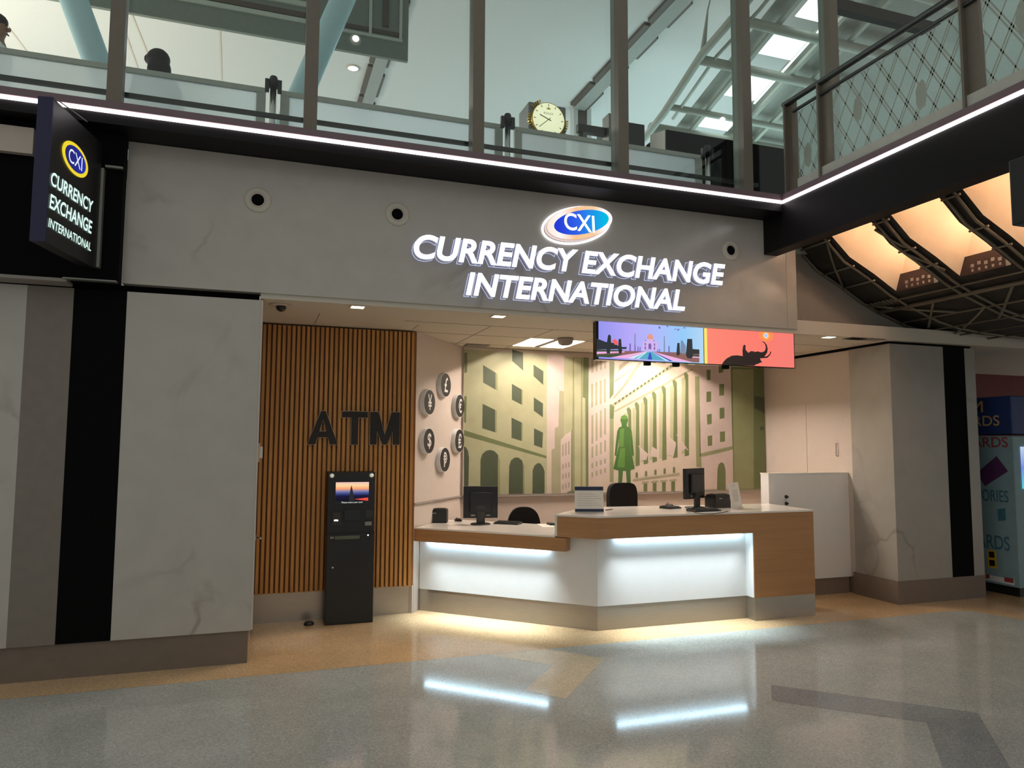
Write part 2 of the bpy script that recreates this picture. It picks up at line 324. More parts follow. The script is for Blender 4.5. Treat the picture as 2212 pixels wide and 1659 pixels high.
# booth walls
AX, AY = math.sin(R(37.8)), math.cos(R(37.8))        # direction of the angled side wall
def ang(t, d=0): return (1.42+AX*t+AY*d, 7.0+AY*t-AX*d)
b = MB(); b.prism([ang(0), ang(1.2), ang(1.2, -.1), ang(0, -.1)], 'z', 0, 2.70); struct('wall_angled', b, 'paint')
struct('wall_back', MB().box(2.05, 6.35, 7.92, 8.02, 0, 2.72), 'paint')
b = MB().box(6.2, 6.3, 6.42, 7.92, 0, 2.70); struct('wall_right', b, 'paint')
struct('wall_slat_backing', MB().box(-.02, 1.44, 7.07, 7.2, 0, 2.70), 'gypsum')
b = MB(); b.prism([ang(0, .018), ang(1.2, .018), ang(1.2), ang(0)], 'z', 1.018, 1.034); b.box(2.17, 6.2, 7.885, 7.92, 1.012, 1.03); struct('trim_9', b, 'gypsum')
struct('baseboard_booth_right', MB().box(6.19, 6.2, 6.42, 7.9, 0, .18), 'base')
# booth ceiling around two recessed troffers
TX = ((2.63, 3.25), (4.12, 4.74)); TY = (7.02, 7.65)
b = MB()
b.m = 0; Z0, Z1 = 2.695, 2.83
for x0, x1, y0, y1 in ((-.02, 12, 5.80, TY[0]), (-.02, 12, TY[1], 8.1), (-.02, TX[0][0], *TY), (TX[0][1], TX[1][0], *TY), (TX[1][1], 12, *TY)): b.box(x0, x1, y0, y1, Z0, Z1)
b.m = 1
for y in (6.42, 7.02, 7.65): b.box(1.2, 6.1, y-.004, y+.004, Z0-.0015, Z0)
for x in (2.01, 2.63, 3.25, 4.12, 4.74, 5.36): b.box(x-.004, x+.004, 6.42, 7.9, Z0-.0015, Z0)
b.box(.45, .456, 6.3, 6.9, Z0-.0015, Z0); b.box(1.36, 1.366, 6.6, 6.9, Z0-.0015, Z0)
struct('ceiling', b, ['ceil', 'joint'])
struct('ceiling_fascia', MB().box(-.02, 4.94, 5.93, 5.95, 2.72, 3.78), 'gypsum')

# fascia of the upper level, and the beam of the walkway that crosses in front of it
struct('beam_fascia', MB().box(-9, 4.567, 5.5, 5.56, 3.782, 3.935).box(-9, 4.567, 5.56, 5.95, 3.782, 3.80), 'fascia')
struct('beam_walkway', MB().box(4.567, 4.72, -5, 5.5, 3.44, 3.935).box(4.567, 4.72, 5.5, 5.78, 3.44, 3.935), 'fascia')
struct('floor_upper', MB().box(-14, 22, 5.95, 26, 3.55, 3.70).box(4.72, 7.6, -5, 5.62, 3.895, 3.93), 'upfl')
tag(obj('led_line', MB().box(-9, 4.562, 5.488, 5.5, 3.856, 3.880), 'led'), 'long white light line along the dark fascia over the booth', 'light strip', 'white light lines')
tag(obj('led_line', MB().box(4.555, 4.567, -5, 5.488, 3.856, 3.880), 'led'), 'white light line running along the edge of the crossing walkway', 'light strip', 'white light lines')
struct('trim_15', MB().box(-9, 4.56, 5.485, 5.5, 3.884, 3.938).box(4.552, 4.567, -5, 5.485, 3.884, 3.938), 'cap')
struct('ceiling_upper', MB().box(-16, 24, 5.6, 27, 9.0, 9.1), 'roofw')
struct('wall_upper_back', MB().box(-16, 24, 26, 26.1, 3.7, 9.0), 'roofw')
b = MB()
for x0, y0, x1, y1 in tuple((a[0], a[1], c[0], c[1]) for a, c in [[(-2.324,13.425),(-2.23,15.097)],[(-2.516,14.35),(-2.501,15.657)]])+((-4.85, 10, -4.25, 17.5), (-.82, 11, -1.02, 18), (-3.1, 10, -2.95, 18)):
    b.beam((x0, y0, 8.995), (x1, y1, 8.995), .03, .012)
struct('trim_10', b, 'paint')

# mullions of the glazing over the fascia, panes between them
MX = (-1.03, .293, 1.617, 2.944, 4.245)
ORD = ('at the left end of the glazing', 'second from the left, beside the leaning blue brace', 'third from the left, left of the gold clock', 'fourth from the left, right of the gold clock', 'beside the walkway corner, in front of the white roof trusses')
for x, o in zip(MX, ORD):
    t = thing('mullion', 'tall brown-grey vertical window post '+o, 'window post', (x, 5.56, 3.935), 0, 'window posts over the fascia')
    obj('post', MB().box(x-.049, x+.049, 5.56, 5.64, 3.935, 8.0), 'mull', t)
    obj('fin', MB().box(x-.034, x+.034, 5.64, 5.74, 3.935, 8.0), 'mullside', t)
t = thing('mullion', 'brown-grey window post rising behind the patterned walkway railing', 'window post', (5.3, 5.56, 3.935), 0, 'window posts over the fascia')
obj('post', MB().box(5.25, 5.35, 5.56, 5.64, 3.935, 8.0), 'mull', t); obj('fin', MB().box(5.27, 5.34, 5.64, 5.74, 3.935, 8.0), 'mullside', t)
XS = (-2.35,)+MX+(5.3,)
for i in range(len(XS)-1):
    struct('window_%d' % (i+1), MB().box(XS[i]+.05, XS[i+1]-.05, 5.686, 5.694, 3.94, 8.0), 'glass')
struct('trim_11', MB().box(5.35, 7.4, 5.57, 5.66, 5.98, 6.1), 'rail')
solo('guard_rail', MB().box(-9, 4.5, 5.75, 5.78, 4.10, 4.132), 'rail', 'long dark horizontal rail low in front of the frosted barriers', 'rail')

# ================================================================== BOOTH FRONT
# slatted oak wall panel with steel kick
t = thing('slat_wall', 'oak slatted wall panel behind the black cash machine', 'wall panel', (.7, 6.98, 0))
b = MB(); n = 33; p = 1.405/n
for i in range(n): b.box(.008+i*p, .008+i*p+p*.62, 6.95, 6.985, .265, 2.678)
obj('slats', b, 'slat', t); obj('backing', MB().box(.0, 1.425, 6.985, 7.0, .265, 2.678), 'slatback', t)
obj('kickplate', MB().box(.0, 1.44, 7.02, 7.06, 0, .275), 'steel', t)
b = MB(); b.prism([(.0, 7.0), (1.425, 7.0), (1.425, 7.06), (0, 7.06)], 'z', .275, 2.69); obj('core', b, 'slatback', t)

# ATM letters
t = thing('atm_lettering', 'black ATM letters fixed across the oak slats', 'sign', (.84, 6.95, 1.6))
zb_, zt_ = 1.592, 1.898
def strokes(kind, x0, x1, w, o=0.):
    xm = (x0+x1)/2; q = w*.5
    if kind == 'A': return [[(x0-o, zb_-o), (x0+w*1.12+o, zb_-o), (xm+q*.62+o, zt_+o), (xm-q*.62-o, zt_+o)], [(x1+o, zb_-o), (x1-w*1.12-o, zb_-o), (xm-q*.62-o, zt_+o), (xm+q*.62+o, zt_+o)], [(x0+w*1.1, zb_+.065-o), (x1-w*1.1, zb_+.065-o), (x1-w*1.45, zb_+.065+w*.85+o), (x0+w*1.45, zb_+.065+w*.85+o)]]
    if kind == 'T': return [[(x0-o, zt_-w*.9-o), (x1+o, zt_-w*.9-o), (x1+o, zt_+o), (x0-o, zt_+o)], [(xm-q-o, zb_-o), (xm+q+o, zb_-o), (xm+q+o, zt_-w*.85), (xm-q-o, zt_-w*.85)]]
    return [[(x0-o, zb_-o), (x0+w+o, zb_-o), (x0+w+o, zt_+o), (x0-o, zt_+o)], [(x1+o, zb_-o), (x1-w-o, zb_-o), (x1-w-o, zt_+o), (x1+o, zt_+o)], [(x0+o*.2, zt_+o), (x0+w*1.25+o, zt_+o), (xm+q*.7+o, zb_-o), (xm-q*.7-o, zb_-o)], [(x1-o*.2, zt_+o), (x1-w*1.25-o, zt_+o), (xm-q*.7-o, zb_-o), (xm+q*.7+o, zb_-o)]]
edge_m = mat('pale_letter_edge', S(205, 170, 140), .5)
for kind, x0, x1 in (('A', .420, .690), ('T', .725, .960), ('M', .985, 1.262)):
    b = MB()
    for k, q in enumerate(strokes(kind, x0, x1, .062)): b.prism(q, 'y', 6.925-k*.0002, 6.944)
    le = obj('letter', b, 'pm', t); b = MB()
    for k, q in enumerate(strokes(kind, x0, x1, .062, .006)): b.prism(q, 'y', 6.944-k*.0002, 6.95)
    obj('rim', b, edge_m, le)

# cash machine
t = thing('cash_machine', 'tall black cash machine standing against the oak slats', 'atm', (.81, 6.85, 0))
obj('cabinet', MB().rbox(.598, 1.022, 6.765, 6.945, .0, .80, .008), 'plastic', t)
b = MB(); b.prism([(6.772, .80), (6.772, .86), (6.782, 1.34), (6.945, 1.345), (6.945, .80)], 'x', .603, 1.017); obj('console', b, 'plastic', t)
F = lambda z: 6.772+max(0, z-.86)/.48*.010
def fr(pts, d=.004, o=0): return [(x, F(z)-d-o, z) for x, z in pts]
def plate(name, pts, m, par, d0=.0, d1=.006):
    b = MB(); n = len(pts); v = [(x, F(z)-d0+.003, z) for x, z in pts]+[(x, F(z)-d1, z) for x, z in pts]
    b.add(v, [list(range(n)), list(range(n, 2*n))[::-1]]+[[i, (i+1) % n, n+(i+1) % n, n+i] for i in range(n)]); return obj(name, b, m, par)
def rect(x0, x1, z0, z1): return [(x0, z0), (x1, z0), (x1, z1), (x0, z1)]
scr = plate('screen', rect(.655, .972, 1.055, 1.262), 'gloss', t, 0, .005)
b = MB(); b.poly3([(x, F(z)-.0062, z) for x, z in rect(.667, .962, 1.085, 1.252)])
obj('picture', b, screen_grad('sunset_screen', 2, 1.085, 1.252, [(0, S(24, 20, 34)), (.28, S(30, 28, 60)), (.42, S(70, 84, 150)), (.55, S(150, 140, 170)), (.64, S(250, 160, 110)), (.82, S(252, 214, 160)), (1, S(240, 196, 190))], 1.0), scr)
b = MB(); b.poly3([(x, F(z)-.0068, z) for x, z in [(0.805,1.226),(0.812,1.199),(0.82,1.167),(0.83,1.086),(0.786,1.087),(0.794,1.168),(0.799,1.199)]]); b.m = 1
b.poly3([(x, F(z)-.0068, z) for x, z in [(0.83,1.099),(0.956,1.112),(0.957,1.083)]])
obj('picture_shapes', b, [glow('screen_tower', S(20, 18, 28), 1), glow('screen_red', S(240, 70, 56), 1)], scr)
b = MB(); put_text(b, 'Please insert your card', .722, .905, 1.062, 1.078, lambda u, w, d: (u, F(w)-.0066, w)); obj('caption', b, glow('caption_white', S(235, 245, 245), 1.2), scr)
kp = plate('keypad_hood', [(0.745,1.008),(0.885,1.009),(0.888,0.91),(0.748,0.912)], 'gloss', t, 0, .02)
b = MB()
for i in range(4):
    for j in range(2):
        x = .752+i*.028; z = .976-j*.016; b.box(x, x+.022, F(z)-.012, F(z), z, z+.012)
obj('keypad', b, mat('keys_grey', S(150, 142, 110), .4), t)
rd = plate('card_reader', [(0.642,0.988),(0.713,0.986),(0.724,0.87),(0.641,0.873)], 'plastic2', t, 0, .012)
plate('reader_light', [(0.659,0.923),(0.692,0.922),(0.695,0.908),(0.657,0.909)], glow('reader_glow', S(255, 250, 220), 1.6), rd, 0, .014)
plate('receipt_slot', [(0.931,0.895),(0.991,0.896),(0.992,0.862),(0.931,0.862)], 'metal', t, 0, .012)
plate('lock_panel', [(0.931,1.003),(0.998,1.004),(1.0,0.929),(0.932,0.929)], 'plastic2', t, 0, .008)
sl = MB().rbox(.665, .885, 6.745, 6.775, .745, .778, .005); obj('cash_tray', sl, mat('tray_olive', S(86, 92, 74), .35), t)
obj('label_plate', MB().box(.628, .66, 6.760, 6.768, .755, .772), 'metal', t)
obj('seam', MB().box(.600, 1.020, 6.7635, 6.768, .795, .803), 'gloss', t)
obj('status_light', MB().lathe([(0, -.004), (.006, -.003), (.007, .002)], (.962, 6.765, .775), 'y', 10), glow('status_white', S(255, 255, 250), 2), t)
obj('door_lock', MB().lathe([(0, -.006), (.009, -.005), (.010, .002)], (.655, 6.765, .50), 'y', 12), 'chrome', t)
for x in (.632, .985):
    b = MB(); b.lathe([(.0, -.022), (.012, -.020), (.02, -.008), (.02, .004)], (x, F(1.31), 1.312), 'y', 16); obj('lamp', b, mat('lamp_chrome', S(235, 235, 225), .12, 1, es=.25, ecol=S(255, 255, 240), noise=0), t)

# lit header sign
t = thing('channel_sign', 'white glowing letter sign with blue oval logo on the marble header', 'sign', (2.6, 5.78, 3.2))
SH = .20
def sign_line(body, u0, u1, w0, w1):
    v, f = text_geo(body, .029, SH, 1.)
    x0 = min(a.x for a in v); x1 = max(a.x for a in v); y0 = min(a.y for a in v); y1 = max(a.y for a in v)
    mp = lambda a, yb, dp: (u0+(a.x-x0)/(x1-x0)*(u1-u0), yb-a.z*dp, w0+(a.y-y0)/(y1-y0)*(w1-w0))
    for vs, fs in islands(v, f):
        b = MB()
        for q in fs:
            b.m = 0 if all(vs[i].z > .9 for i in q) else 1; b.add([mp(vs[i], 5.722, .014) for i in q], [list(range(len(q)))])
        obj('letter', b, ['sign', 'returns'], t)
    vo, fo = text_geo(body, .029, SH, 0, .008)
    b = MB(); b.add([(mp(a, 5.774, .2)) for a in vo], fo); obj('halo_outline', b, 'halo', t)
sign_line('CURRENCY EXCHANGE', 1.128, 4.072, 3.083, 3.288)
sign_line('INTERNATIONAL', 1.565, 3.632, 2.815, 3.012)
LR = R(15)
lo = obj('logo', MB().prism(ellipse((2.595, 3.532), .322, .146, LR), 'y', 5.735, 5.772), mat('logo_case', S(225, 205, 200), .3, es=.35, ecol=S(235, 205, 200), noise=0), t)
obj('ring_light', MB().tube([(x, 5.768, z) for x, z in ellipse((2.582, 3.522), .330, .156, LR, 60)], .010, 8, close=True), 'sign', lo)
obj('ring', MB().prism(ellipse((2.600, 3.536), .318, .140, LR), 'y', 5.722, 5.735), screen_grad('logo_ring', 0, -.32, .32, [(0, S(255, 235, 215)), (.2, S(255, 250, 248)), (.42, S(252, 200, 150)), (.7, S(250, 205, 160)), (.85, S(255, 250, 250)), (1, S(255, 255, 255))], 1.0), lo)
obj('oval', MB().prism(ellipse((2.610, 3.538), .268, .104, LR), 'y', 5.714, 5.722), screen_grad('logo_blue', 0, -.22, .27, [(0, S(40, 60, 215)), (.4, S(50, 100, 232)), (.75, S(24, 160, 235)), (1, S(0, 195, 225))], 1.0), lo)
b = MB(); put_text(b, 'CXI', 2.442, 2.732, 3.455, 3.605, lambda u, w, d: (u, 5.711-d, w), .003, .006, -.05); obj('logo_letters', b, 'sign', lo)

# round downlight eyelets in the header
for x, z, l in ((-.064, 3.447, 'round white recessed eyelet in the header above the pale left pier'), (1.003, 3.452, 'round white recessed eyelet left of the lit letters on the header'), (4.185, 3.448, 'round white recessed eyelet right of the blue oval logo on the header')):
    t = thing('eyelet', l, 'eyelet', (x, 5.78, z), 0, 'recessed eyelets in the header')
    obj('flange', MB().lathe([(.048, -.012), (.085, -.010), (.098, -.002), (.098, .0)], (x, 5.779, z), 'y', 28, False), 'ceil', t)
    obj('collar', MB().lathe([(.045, -.003), (.056, -.02), (.062, -.011), (.062, 0)], (x, 5.779, z), 'y', 28, False), 'paint', t)
    obj('socket', MB().lathe([(0, -.004), (.047, -.004), (.047, 0)], (x, 5.779, z), 'y', 24), 'black', t)

# hanging blade sign
N, Fa = Vector((-1.236, 4.925, 0)), Vector((-1.092, 5.60, 0)); d = (Fa-N).normalized(); nn = Vector((d.y, -d.x, 0))
t = thing('blade_sign', 'black double-sided sign box hung at right angles to the shopfront', 'sign', (-1.2, 5.25, 2.775))
L = (Fa-N).length
def bl(u, w, o=0): p = N+d*u+nn*o; return (p.x, p.y, w)
b = MB(); b.add([bl(u, w, o) for w in (2.785, 3.668) for u, o in ((.006, -.08), (L, -.08), (L, 0), (.006, 0))], [(3, 2, 1, 0), (4, 5, 6, 7), (0, 1, 5, 4), (1, 2, 6, 5), (2, 3, 7, 6), (3, 0, 4, 7)]); obj('case', b, 'plastic', t)
b = MB(); b.add([bl(u, w, o) for w in (2.785, 3.672) for u, o in ((-.004, -.084), (.006, -.084), (.006, .003), (-.004, .003))], [(3, 2, 1, 0), (4, 5, 6, 7), (0, 1, 5, 4), (1, 2, 6, 5), (2, 3, 7, 6), (3, 0, 4, 7)]); obj('edge_trim', b, 'navy', t)
def bell(c, a, bb, o, n=36): return [bl(c[0]+a*math.cos(k*2*math.pi/n), c[1]+bb*math.sin(k*2*math.pi/n), o) for k in range(n)]
def disc(c, a, bb, o): b = MB(); b.poly3(bell(c, a, bb, o)); return b

face = obj('sign_face', disc((.31, 3.408), .178, .100, .004), glow('sign_yellow', S(238, 214, 40), 1.0), t)
obj('oval', disc((.31, 3.408), .142, .078, .006), screen_grad('blade_navy', 1, -.2, .2, [(0, S(44, 40, 90)), (.5, S(40, 44, 140)), (1, S(48, 60, 200))], 1.0), face)
b = MB(); put_text(b, 'CXI', .212, .395, 3.362, 3.452, lambda u, w, q: bl(u, w, .008)); obj('logo_letters', b, glow('blade_white', S(225, 235, 250), 1.1), face)
bw = glow('blade_letters', S(215, 245, 235), 1.15)
for body, z0, z1, bo in (('CURRENCY', 3.138, 3.226, .02), ('EXCHANGE', 2.997, 3.088, .02), ('INTERNATIONAL', 2.881, 2.938, .014)):
    b = MB(); put_text(b, body, .02, .588, z0, z1, lambda u, w, q: bl(u, w, .005), 0, bo, .12); obj('lettering', b, bw, t)
solo('sign_wire', MB().tube([bl(.02, 3.67, .01), bl(.40, 3.70, .02)], .004, 6), 'metal', 'thin stay wire on top of the black hanging sign', 'wire')

# twin screens under the header
def tv_mats(): return None
t = thing('display_screen', 'wide wall screen showing a domed white palace with a long pool', 'screen', (3.38, 5.86, 2.36), 0, 'screens hung under the header')
obj('case', MB().box(2.80, 3.922, 5.835, 5.90, 2.352, 2.722), 'gloss', t)
pic = lambda pts, k: [(x, 5.8338-k*.0004, z) for x, z in pts]
b = MB(); b.poly3(pic([(2.822, 2.36), (3.905, 2.36), (3.905, 2.714), (2.822, 2.714)], 0))
scr = obj('picture', b, screen_grad('palace_sky', 0, -.56, .52, [(0, S(150, 150, 240)), (.3, S(184, 170, 250)), (.55, S(176, 190, 252)), (.8, S(150, 205, 250)), (1, S(180, 215, 245))], 1.0), t)
PAL = [glow('pic_green', S(56, 74, 52), 1), glow('pic_dark', S(30, 38, 44), 1), glow('pic_pink', S(240, 176, 226), 1), glow('pic_pool', S(84, 170, 200), 1), glow('pic_palace', S(206, 178, 236), 1), glow('pic_dome', S(230, 150, 130), 1), glow('pic_red', S(240, 96, 100), 1), glow('pic_brown', S(140, 96, 90), 1), glow('pic_shade', S(120, 90, 170), 1), glow('pic_blue', S(50, 70, 190), 1), glow('pic_grey', S(120, 140, 170), 1), glow('pic_pale', S(205, 235, 245), 1)]
b = MB()
def pp(m, k, pts): b.m = m; b.poly3(pic(pts, k))
pp(7, 1, [(2.803,2.436),(3.858,2.457),(3.856,2.367),(2.803,2.376)]); pp(0, 2, [(2.803,2.44),(3.058,2.446),(3.058,2.432),(2.803,2.422)]); pp(2, 2, [(2.803,2.42),(3.078,2.437),(3.078,2.428),(2.803,2.401)])
pp(0, 2, [(2.803,2.396),(3.058,2.414),(2.968,2.376),(2.803,2.376)]); pp(2, 3, [(2.938,2.376),(3.303,2.448),(3.364,2.448),(3.786,2.367)]); pp(0, 2, [(3.782,2.439),(3.857,2.438),(3.857,2.424),(3.781,2.425)]); pp(2, 2, [(3.781,2.421),(3.857,2.419),(3.857,2.41),(3.781,2.411)])
pp(11, 4, [(3.108,2.374),(3.308,2.446),(3.354,2.448),(3.583,2.37)]); pp(3, 5, [(3.169,2.375),(3.313,2.444),(3.351,2.446),(3.499,2.369)]); pp(9, 6, [(3.349,2.448),(3.364,2.446),(3.573,2.37),(3.541,2.367)])
pp(11, 6, [(3.194,2.374),(3.22,2.376),(3.302,2.436),(3.292,2.434)]); pp(9, 6, [(3.312,2.373),(3.358,2.373),(3.344,2.434),(3.328,2.433)])
pp(1, 1, [(2.803,2.539),(2.894,2.512),(2.969,2.507),(3.039,2.474),(3.099,2.477),(3.099,2.459),(2.803,2.44)]); pp(6, 2, [(2.954,2.524),(2.979,2.544),(3.009,2.527),(3.019,2.496),(2.984,2.49)])
for x, w, y0, y1 in ((330, 42, 395, 770), (548, 36, 480, 775)): pass
pp(1, 3, [(2.915,2.572),(2.93,2.582),(2.943,2.569),(2.945,2.506),(2.933,2.41),(2.901,2.409),(2.897,2.467)]); pp(1, 3, [(3.019,2.541),(3.032,2.549),(3.045,2.543),(3.053,2.439),(3.046,2.413),(3.023,2.415),(3.016,2.446)])
pp(1, 4, [(3.73,2.583),(3.782,2.585),(3.787,2.421),(3.77,2.401),(3.727,2.404),(3.712,2.436)]); pp(1, 4, [(3.623,2.54),(3.647,2.541),(3.65,2.438),(3.626,2.416),(3.611,2.436)]); pp(10, 3, [(3.66,2.56),(3.674,2.57),(3.713,2.516),(3.712,2.441),(3.653,2.448)]); pp(1, 3, [(3.783,2.491),(3.858,2.49),(3.858,2.448),(3.782,2.444)])
for q_ in ([(3.13,2.51),(3.142,2.511),(3.142,2.436),(3.126,2.435)], [(3.18,2.499),(3.189,2.5),(3.189,2.44),(3.179,2.44)], [(3.21,2.487),(3.218,2.487),(3.219,2.437),(3.207,2.437)], [(3.231,2.483),(3.24,2.484),(3.24,2.44),(3.229,2.44)], [(3.53,2.507),(3.541,2.508),(3.542,2.429),(3.527,2.428)], [(3.432,2.475),(3.44,2.475),(3.44,2.445),(3.431,2.445)], [(3.412,2.474),(3.422,2.474),(3.422,2.446),(3.411,2.446)]): pp(8, 2, q_)
for q_ in ([(3.18,2.602),(3.19,2.603),(3.191,2.445),(3.177,2.444)], [(3.484,2.598),(3.493,2.598),(3.493,2.445),(3.479,2.444)]): pp(10, 1, q_)
pp(4, 2, [(3.262,2.535),(3.288,2.537),(3.288,2.55),(3.387,2.556),(3.389,2.542),(3.423,2.539),(3.422,2.458),(3.261,2.453)]); pp(4, 3, [(3.306,2.549),(3.309,2.565),(3.366,2.566),(3.368,2.55)])
pp(5, 4, [(3.308,2.561),(3.307,2.579),(3.32,2.596),(3.339,2.613),(3.361,2.598),(3.371,2.58),(3.368,2.559)]); pp(8, 4, [(3.321,2.469),(3.321,2.511),(3.337,2.525),(3.351,2.512),(3.35,2.468)])
for q_ in ([(3.283,2.523),(3.296,2.523),(3.295,2.5),(3.283,2.5)], [(3.377,2.523),(3.39,2.523),(3.39,2.5),(3.377,2.5)], [(3.282,2.49),(3.295,2.491),(3.295,2.464),(3.282,2.463)], [(3.376,2.49),(3.39,2.491),(3.39,2.466),(3.376,2.465)], [(3.286,2.541),(3.293,2.555),(3.301,2.542)], [(3.371,2.543),(3.379,2.557),(3.386,2.544)]): pp(8, 5, q_)
for q_ in ([(3.427,2.678),(3.446,2.683),(3.448,2.665),(3.43,2.662)], [(3.511,2.683),(3.522,2.698),(3.532,2.682)], [(3.588,2.659),(3.609,2.675),(3.62,2.67)], [(3.622,2.661),(3.638,2.674),(3.651,2.668),(3.63,2.652)], [(3.686,2.681),(3.703,2.694),(3.716,2.681)]): pp(8, 1, q_)
obj('picture_shapes', b, PAL, scr)
for i, x in enumerate((3.30, 3.60)): obj('bracket', MB().box(x, x+.05, 5.84, 5.89, 2.322, 2.352), 'black', t)
t = thing('display_screen', 'wide wall screen showing an elephant silhouette on an orange sky', 'screen', (4.44, 5.86, 2.36), 0, 'screens hung under the header')
obj('case', MB().box(3.925, 4.945, 5.835, 5.90, 2.352, 2.722), 'gloss', t)
b = MB(); b.poly3(pic([(3.930, 2.36), (4.937, 2.36), (4.937, 2.714), (3.930, 2.714)], 0))
scr = obj('picture', b, screen_grad('orange_sky', 0, -.51, .5, [(0, S(253, 138, 118)), (.5, S(254, 128, 112)), (1, S(246, 128, 118))], 1.0), t)
b = MB(); b.m = 0; b.poly3(pic([(3.912, 2.36), (3.945, 2.36), (3.945, 2.714), (3.912, 2.714)], 1))
cs = [(4.611,2.661)][0]
b.m = 1; b.poly3(pic(ellipse(cs, .085, .060), 1)); b.m = 2; b.poly3(pic(ellipse(cs, .042, .036), 2)); b.m = 3; b.poly3(pic(ellipse(cs, .024, .024), 3)); b.m = 4; b.poly3(pic(ellipse(cs, .020, .020), 4))
b.m = 5; b.poly3(pic([(4.098,2.356),(4.124,2.39),(4.156,2.419),(4.215,2.448),(4.273,2.454),(4.337,2.449),(4.335,2.503),(4.342,2.544),(4.358,2.563),(4.376,2.544),(4.368,2.532),(4.373,2.509),(4.391,2.492),(4.404,2.484),(4.429,2.501),(4.461,2.5),(4.483,2.495),(4.51,2.503),(4.548,2.495),(4.581,2.503),(4.597,2.52),(4.604,2.548),(4.594,2.579),(4.575,2.594),(4.556,2.597),(4.559,2.601),(4.589,2.598),(4.615,2.571),(4.625,2.535),(4.619,2.498),(4.585,2.455),(4.612,2.459),(4.643,2.481),(4.657,2.509),(4.667,2.503),(4.651,2.472),(4.617,2.444),(4.533,2.436),(4.543,2.417),(4.558,2.394),(4.537,2.396),(4.512,2.382),(4.485,2.376),(4.468,2.362)], 5))
obj('picture_shapes', b, [glow('tv_yellow', S(250, 226, 110), 1), glow('sun_halo', S(255, 138, 80), 1), glow('sun_halo_inner', S(255, 170, 80), 1), glow('sun_rim', S(255, 250, 245), 1), glow('sun_disc', S(165, 200, 255), 1), glow('silhouette', S(18, 6, 8), 1)], scr)
obj('bracket', MB().box(4.14, 4.19, 5.84, 5.89, 2.322, 2.352), 'black', t)
for x0, x1 in ((2.9, 3.8), (4.0, 4.9)): struct('trim_12', MB().box(x0, x1, 5.85, 5.88, 2.722, 2.735), 'black')

# mural panel on the back wall
GR = {k: mat('mural_'+k, S(*(.91*q for q in c)), .55, noise=.08, nscale=6) for k, c in dict(cream=(216, 198, 178), lgreen=(182, 180, 142), mgreen=(148, 152, 108), dgreen=(76, 86, 62), olive=(110, 120, 76), pink=(214, 194, 184), shade=(170, 164, 132), tan=(162, 150, 124), fig=(70, 110, 50), fig2=(96, 140, 62)).items()}
GK = list(GR)
b = MB(); b.m = GK.index('cream'); b.box(2.15, 6.195, 7.895, 7.918, 1.035, 2.69)
def mu(k, key, *polys):
    b.m = GK.index(key)
    for p in polys: b.flat([(min(6.19, max(2.152, x)), min(2.688, max(1.04, z))) for x, z in p], 'y', 7.895-.0005*k)
mu(1, 'lgreen', [(2.149,2.666),(3.152,2.643),(3.154,1.026),(2.166,1.023)])
mu(2, 'dgreen', [(2.375,2.493),(2.548,2.399),(2.55,2.205),(2.377,2.294)], [(2.722,2.693),(2.854,2.656),(2.858,2.448),(2.723,2.554)], [(2.985,2.522),(3.108,2.45),(3.106,2.29),(2.986,2.388)], [(2.721,2.291),(2.856,2.221),(2.854,2.047),(2.722,2.109)], [(2.373,2.054),(2.543,1.979),(2.542,1.729),(2.371,1.779)], [(2.99,2.142),(3.104,2.073),(3.102,1.913),(2.99,1.988)], [(2.718,1.904),(2.86,1.842),(2.853,1.635),(2.72,1.673)], [(2.993,1.786),(3.105,1.736),(3.096,1.559),(2.993,1.593)])
mu(2, 'olive', [(2.155,2.624),(2.187,2.626),(2.189,2.407),(2.157,2.39)], [(2.157,2.137),(2.187,2.132),(2.181,1.838),(2.158,1.838)], [(2.159,1.756),(3.147,1.469),(3.147,1.439),(2.159,1.694)])
mu(3, 'mgreen', [(2.523,2.409),(2.548,2.399),(2.55,2.205),(2.524,2.217)], [(2.839,2.229),(2.856,2.221),(2.854,2.047),(2.84,2.054)], [(2.521,1.987),(2.543,1.979),(2.542,1.729),(2.523,1.734)], [(2.84,1.85),(2.86,1.842),(2.853,1.635),(2.839,1.639)])
mu(2, 'dgreen', [(2.353,1.04),(2.354,1.428),(2.375,1.49),(2.418,1.526),(2.467,1.536),(2.516,1.523),(2.56,1.48),(2.582,1.417),(2.585,1.025)], [(2.69,1.029),(2.693,1.355),(2.714,1.417),(2.758,1.45),(2.803,1.45),(2.848,1.417),(2.876,1.354),(2.881,1.025)], [(2.975,1.029),(2.977,1.301),(3.0,1.358),(3.039,1.387),(3.073,1.382),(3.105,1.342),(3.125,1.289),(3.125,1.026)], [(2.161,1.577),(2.187,1.561),(2.209,1.521),(2.22,1.449),(2.216,1.144),(2.166,1.033)])
mu(3, 'mgreen', [(2.56,1.48),(2.582,1.417),(2.585,1.025),(2.558,1.026),(2.558,1.407)], [(2.848,1.417),(2.876,1.354),(2.881,1.025),(2.86,1.026),(2.859,1.354)])
mu(1, 'pink', [(3.152,2.643),(3.368,2.636),(3.368,2.233),(3.297,2.22),(3.291,1.811),(3.251,1.789),(3.245,1.554),(3.153,1.543)]); mu(1, 'shade', [(3.251,1.789),(3.297,1.811),(3.309,2.231),(3.368,2.222),(3.373,1.704),(3.326,1.64),(3.326,1.023),(3.211,1.025),(3.211,1.543),(3.251,1.554)])
